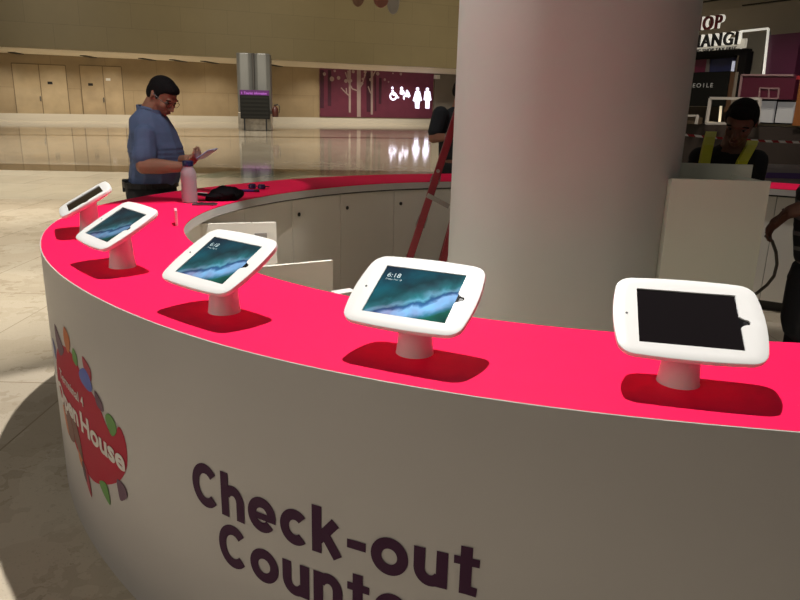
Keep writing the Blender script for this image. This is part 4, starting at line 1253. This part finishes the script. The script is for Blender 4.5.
def sign_text(s, pxr, pyb, pyt, m, name, w, nlet, pxl, dx=0, dz=0, depth=.03, space=1):
    """right aligned at pxr; visible part starts at pxl"""
    ur, zb = SP.hit(pxr, pyb, w); zt2 = SP.hit(pxr, pyt, w)[1]; ul = SP.hit(pxl, pyb, w)[0]
    full = text_bm(s, 1, .012 if name != 'small_lettering' else 0, depth, space=space); vis = text_bm(s[-nlet:], 1, .012, .01, space=space)
    wv_ = max(v.co.x for v in vis.verts) - min(v.co.x for v in vis.verts); vis.free()
    kx = (ur - ul) / wv_; kz = (zt2 - zb) / .73; x1_ = max(v.co.x for v in full.verts)
    for v in full.verts: v.co = (ur + (v.co.x - x1_) * kx + dx, -w - v.co.z + dz, zb + v.co.y * kz)
    return obj(name, full, m, SG)


redl = mat('red letter face', (.17, .008, .014), .5); blkl = mat('black letter face', (.008, .007, .007), .5)
sign_text('SHOP', 723.5, 27.5, 13.5, litw, 'letter_back', .12, 2, 705.5, depth=.02, space=1.18)
sign_text('SHOP', 721, 28, 14, redl, 'letters', .22, 2, 702.5, depth=.02, space=1.18)
sign_text('CHANGI', 739.5, 43.5, 30.5, litw, 'letter_back', .12, 4, 704.5, depth=.03, space=1.15)
sign_text('CHANGI', 736.5, 44.3, 31, blkl, 'letters', .22, 4, 701, depth=.02, space=1.15)
sign_text('ING SHOP TAX FREE', 736, 49.8, 46.2, blkl, 'small_lettering', .115, 15, 698, depth=.008, space=1.15)
# white light frame
LF = empty('illuminated_board'); SP.put(LF); tag(LF, 'beige board edged with thin white light tubes right of the shop sign', 'illuminated board')
shop_box('board', 746, 33, 763.5, 75, -.4, -.3, mat('beige board', (.21, .185, .14), .6), LF)
neon = mat('white light tube', (.8, .8, .75), .5, emit=(.95, .92, .8), estr=.45)


def shop_line(name, pts, w, t, m, parent):
    bm = bmesh.new(); P_ = [SP.hit(x, y, w) for x, y in pts]
    for (a, b), (c, d) in zip(P_, P_[1:]): bar(bm, (a, -w, b), (c, -w, d), t, t, (0, 1, 0))
    return obj(name, bm, m, parent)


shop_line('tube', [(741, 31.5), (768, 28.5)], 0, .035, neon, LF); shop_line('tube', [(768.5, 28.5), (763.5, 75)], 0, .03, neon, LF)
shop_line('tube', [(741, 31.5), (741, 50)], -.3, .03, neon, LF)
shop_box('purple_display_block', 765, 34, 797.5, 75, -.7, -.03, mat('purple block', (.065, .009, .032), .45, noise=.15, nscale=1), label='tall purple display block at the right of the white light frame', cat='display block')
MB_ = empty('magenta_display_block'); SP.put(MB_); tag(MB_, 'wide dark magenta display block with a small outlined window, under the purple block', 'display block')
shop_box('block', 741.5, 75.5, 794.5, 99.4, -.8, .12, mat('magenta block', (.07, .006, .02), .45, noise=.1, nscale=1), MB_)
edge = mat('pale edge', (.25, .15, .15), .5)
shop_line('edge_trim', [(742, 75), (794, 75.2)], .13, .03, edge, MB_); shop_line('edge_trim', [(742, 75), (738.5, 100)], .13, .03, edge, MB_)
shop_line('window_outline', [(760, 88), (779, 88.5), (778, 98.5), (759, 98), (760, 88)], .13, .022, edge, MB_); shop_line('window_outline', [(769.3, 88.2), (768.5, 98.2)], .13, .02, edge, MB_)
boxm = mat('frosted light panel', (.28, .27, .26), .5, emit=(.30, .29, .28), estr=.3)
for i, (a, b, c, d) in enumerate(((757, 101, 773.5, 122.5), (776.4, 102, 793.5, 123))):
    CB = empty('light_box'); SP.put(CB); tag(CB, ('frosted white light box right behind the head of the man in the vest', 'frosted white light box beside the orange banner')[i], 'light box', 'pair of frosted light boxes')
    shop_box('panel', a, b, c, d, -.02, .02, boxm, CB); shop_box('frame', a - 1.1, b - 1.2, c + 1.1, d + 1.2, -.4, -.02, blk, CB)
shop_box('orange_banner', 796, 80, 806, 126, -.1, .2, mat('orange banner', (.20, .065, .012), .6, noise=.3, nscale=2.5), label='orange banner with a red top at the right edge of the photo', cat='banner')
shop_box('red_banner', 796.5, 75.5, 806, 79.4, -.1, .2, mat('red banner', (.25, .01, .015), .6), label='red strip above the orange banner', cat='banner')
WF = empty('white_square_frame'); SP.put(WF); tag(WF, 'white square frame below the black lettered box, left of the man in the vest', 'frame')
wfm = mat('white frame paint', (.36, .32, .28), .5, emit=(.4, .36, .3), estr=.08)  # white paint with a slight glow added
shop_line('frame', [(710.5, 98.2), (760, 98.8), (757.5, 123.4), (706.5, 123.4), (710.5, 98.2)], .3, .045, wfm, WF)
shop_box('backing', 708, 100, 758, 123, -.6, -.5, mat('brown display back', (.07, .045, .025), .6), WF)
shop_line('glow_tube', [(721, 106), (719.5, 122)], .2, .03, mat('warm tube', (.7, .6, .4), .5, emit=(.9, .75, .5), estr=.6), WF)
shop_line('glow_tube', [(706, 122.6), (722, 123.3)], .24, .035, mat('warm tube', (1, 1, 1)), WF)
SF = empty('small_white_frame'); SP.put(SF); tag(SF, 'small white frame at the right edge of the column above the barrier tape', 'frame')
shop_line('frame', [(683, 115.5), (697.8, 115.8), (696, 124)], .3, .04, wfm, SF)
shop_box('shelf_board', 670, 117, 697, 123.6, .14, .28, mat('brown display back', (.07, .045, .025), .6), SF)
shop_box('dark_hoarding', 640, 125.3, 830, 190, -.6, .12, mat('dark hoarding', (.028, .018, .014), .6, noise=.2, nscale=1), label='low dark hoarding wall behind the red and white barrier tape', cat='hoarding')
shop_box('brown_board', 640, 106.5, 740, 124, -.95, -.8, mat('brown wall board', (.05, .033, .02), .6), label='brown board behind the white square frame', cat='board')

# barrier tape between two posts
YT = 9.2
ta, tb = at(655, 131.5, YT), at(826, 143, YT)
BT_ = empty('barrier_tape', ((ta.x + tb.x) / 2, YT, 0), label='red and white striped barrier tape stretched between two posts', cat='barrier tape')
off_ = Vector(((ta.x + tb.x) / 2, YT, 0))
tm_ = bpy.data.materials.new('red white tape'); tm_.use_nodes = True; nt = tm_.node_tree
tc = nt.nodes.new('ShaderNodeTexCoord'); wv = nt.nodes.new('ShaderNodeTexWave'); wv.inputs['Scale'].default_value = 3.6; wv.bands_direction = 'DIAGONAL'
rr_ = nt.nodes.new('ShaderNodeValToRGB'); rr_.color_ramp.interpolation = 'CONSTANT'; rr_.color_ramp.elements[1].position = .5; rr_.color_ramp.elements[0].color = (.35, .01, .015, 1); rr_.color_ramp.elements[1].color = (.85, .8, .75, 1)
nt.links.new(tc.outputs['Object'], wv.inputs['Vector']); nt.links.new(wv.outputs['Fac'], rr_.inputs['Fac']); nt.links.new(rr_.outputs['Color'], nt.nodes['Principled BSDF'].inputs['Base Color'])
bm = bmesh.new(); pts = [ta.lerp(tb, i / 16) - off_ - Vector((0, 0, .03 * math.sin(PI * i / 16))) for i in range(17)]
for a, b in zip(pts, pts[1:]): bar(bm, a, b, .028, .003, (0, 0, 1))
obj('tape', bm, tm_, BT_)
for q_ in (ta, tb):
    p = q_ - off_; bm = bmesh.new(); lathe(bm, [(.17, 0), (.17, .02), (.03, .05), (.03, q_.z + .06), (.035, q_.z + .08)], 20, (p.x, p.y, 0)); obj('post', bm, black, BT_, smooth=True)

# pale table with purple band behind the far right of the counter
YB = 7.6
ta, tb = at(767.5, 168, YB), at(830, 171, YB)
zt_ = at(790, 168.5, YB).z; zb_ = at(790, 173, YB).z; zc_ = at(790, 178.5, YB).z
PT_ = empty('barrier_table', (ta.x, YB, 0), label='pale grey barrier table with a purple edge band beyond the far right of the counter', cat='table')
obj('table_top', box(0, 2.6, 0, .6, zb_, zt_), mat('grey table', (.24, .21, .21), .5), PT_)
obj('edge_band', box(-.004, 2.6, -.012, .6, zc_, zb_), mat('purple band', (.075, .035, .16), .5), PT_)
obj('apron', box(0, 2.6, .02, .58, .5, zc_), mat('grey table', (.3, .28, .28), .5), PT_)
for sx in (.05, 2.5):
    for sy in (.05, .5): obj('leg', box(sx, sx + .05, sy, sy + .05, 0, .5), alu, PT_)

# ------------------------------------------------------------------ lights
w = bpy.data.worlds.new('world'); scn.world = w; w.use_nodes = True
bg = w.node_tree.nodes['Background']; bg.inputs[0].default_value = (1.0, .93, .82, 1); bg.inputs[1].default_value = .082

# concentrated ceiling spot above the ring that lights the tablets
aim(light('ceiling_spot', 'SPOT', (-.10, 3.12, 5.7), 1500, (1, .965, .92), spot_size=R(49), spot_blend=.12, shadow_soft_size=.04), (-.52, 2.3, 1.05))
# second spot for the far left part of the top
aim(light('ceiling_spot', 'SPOT', (-1.0, 2.6, 5.9), 420, (1, .95, .88), spot_size=R(14), spot_blend=.1, shadow_soft_size=.03), (-1.32, 4.95, 1.05))
# spot for the far right part
aim(light('ceiling_spot', 'SPOT', (3.3, 4.6, 6.2), 500, (1, .95, .9), spot_size=R(22), spot_blend=.5, shadow_soft_size=.05), (3.3, 6.0, 1.05))
# hall lamps over the far floor
for x, y, e, sz in ((-14, 20, 4100, 110), (2, 24, 4100, 110), (-8, 33, 4100, 110), (8, 38, 4100, 110), (-8, 12.5, 5200, 62)):
    aim(light('hall_lamp', 'SPOT', (x, y, 9.5), e, (1, .92, .78), spot_size=R(sz), spot_blend=.6, shadow_soft_size=.4), (x, y, 0))
aim(light('walkway_lamp', 'SPOT', (-3.5, 5.0, 6.5), 620, (1, .95, .86), spot_size=R(28), spot_blend=.35, shadow_soft_size=.1), (-3.5, 5.0, 0))  # unseen spot added to brighten one patch of the near floor
aim(light('walkway_lamp', 'SPOT', (-5.2, 7, 7), 2600, (1, .93, .82), spot_size=R(68), spot_blend=.6, shadow_soft_size=.15), (-5.2, 7, 0))
for x, y in ((-12, 22), (0, 26), (12, 31)):
    aim(light('wall_wash_fill', 'SPOT', (x, y, 8.5), 2600, (1, .92, .76), spot_size=R(100), spot_blend=1, shadow_soft_size=.4), (x, y + 14, 6.6))  # unseen spots added to brighten the upper wall
# bright open hall on the left: a soft area light added to stand in for it
aim(light('hall_fill', 'AREA', (-7, -3, 4.2), 120, (1, .94, .84), size=4), (-1.2, 2.4, .6))
aim(light('shop_fill', 'SPOT', (5.0, 10.5, 4.6), 620, (1, .93, .82), spot_size=R(120), spot_blend=.8, shadow_soft_size=.3), (6.8, 15, 2.6))  # unseen fill light added to brighten the shop wall
aim(light('ceiling_spot', 'SPOT', (.2, 5.2, 6.2), 170, (1, .93, .85), spot_size=R(34), spot_blend=.8, shadow_soft_size=.1), (.0, 6.3, 1.05))  # extra unseen spot added to lift the far part of the pink top

vs = scn.view_settings
scn.display_settings.display_device = 'sRGB'
vs.view_transform = 'Standard'; vs.look = 'None'; vs.gamma = 1; vs.exposure = 0; vs.use_curve_mapping = False
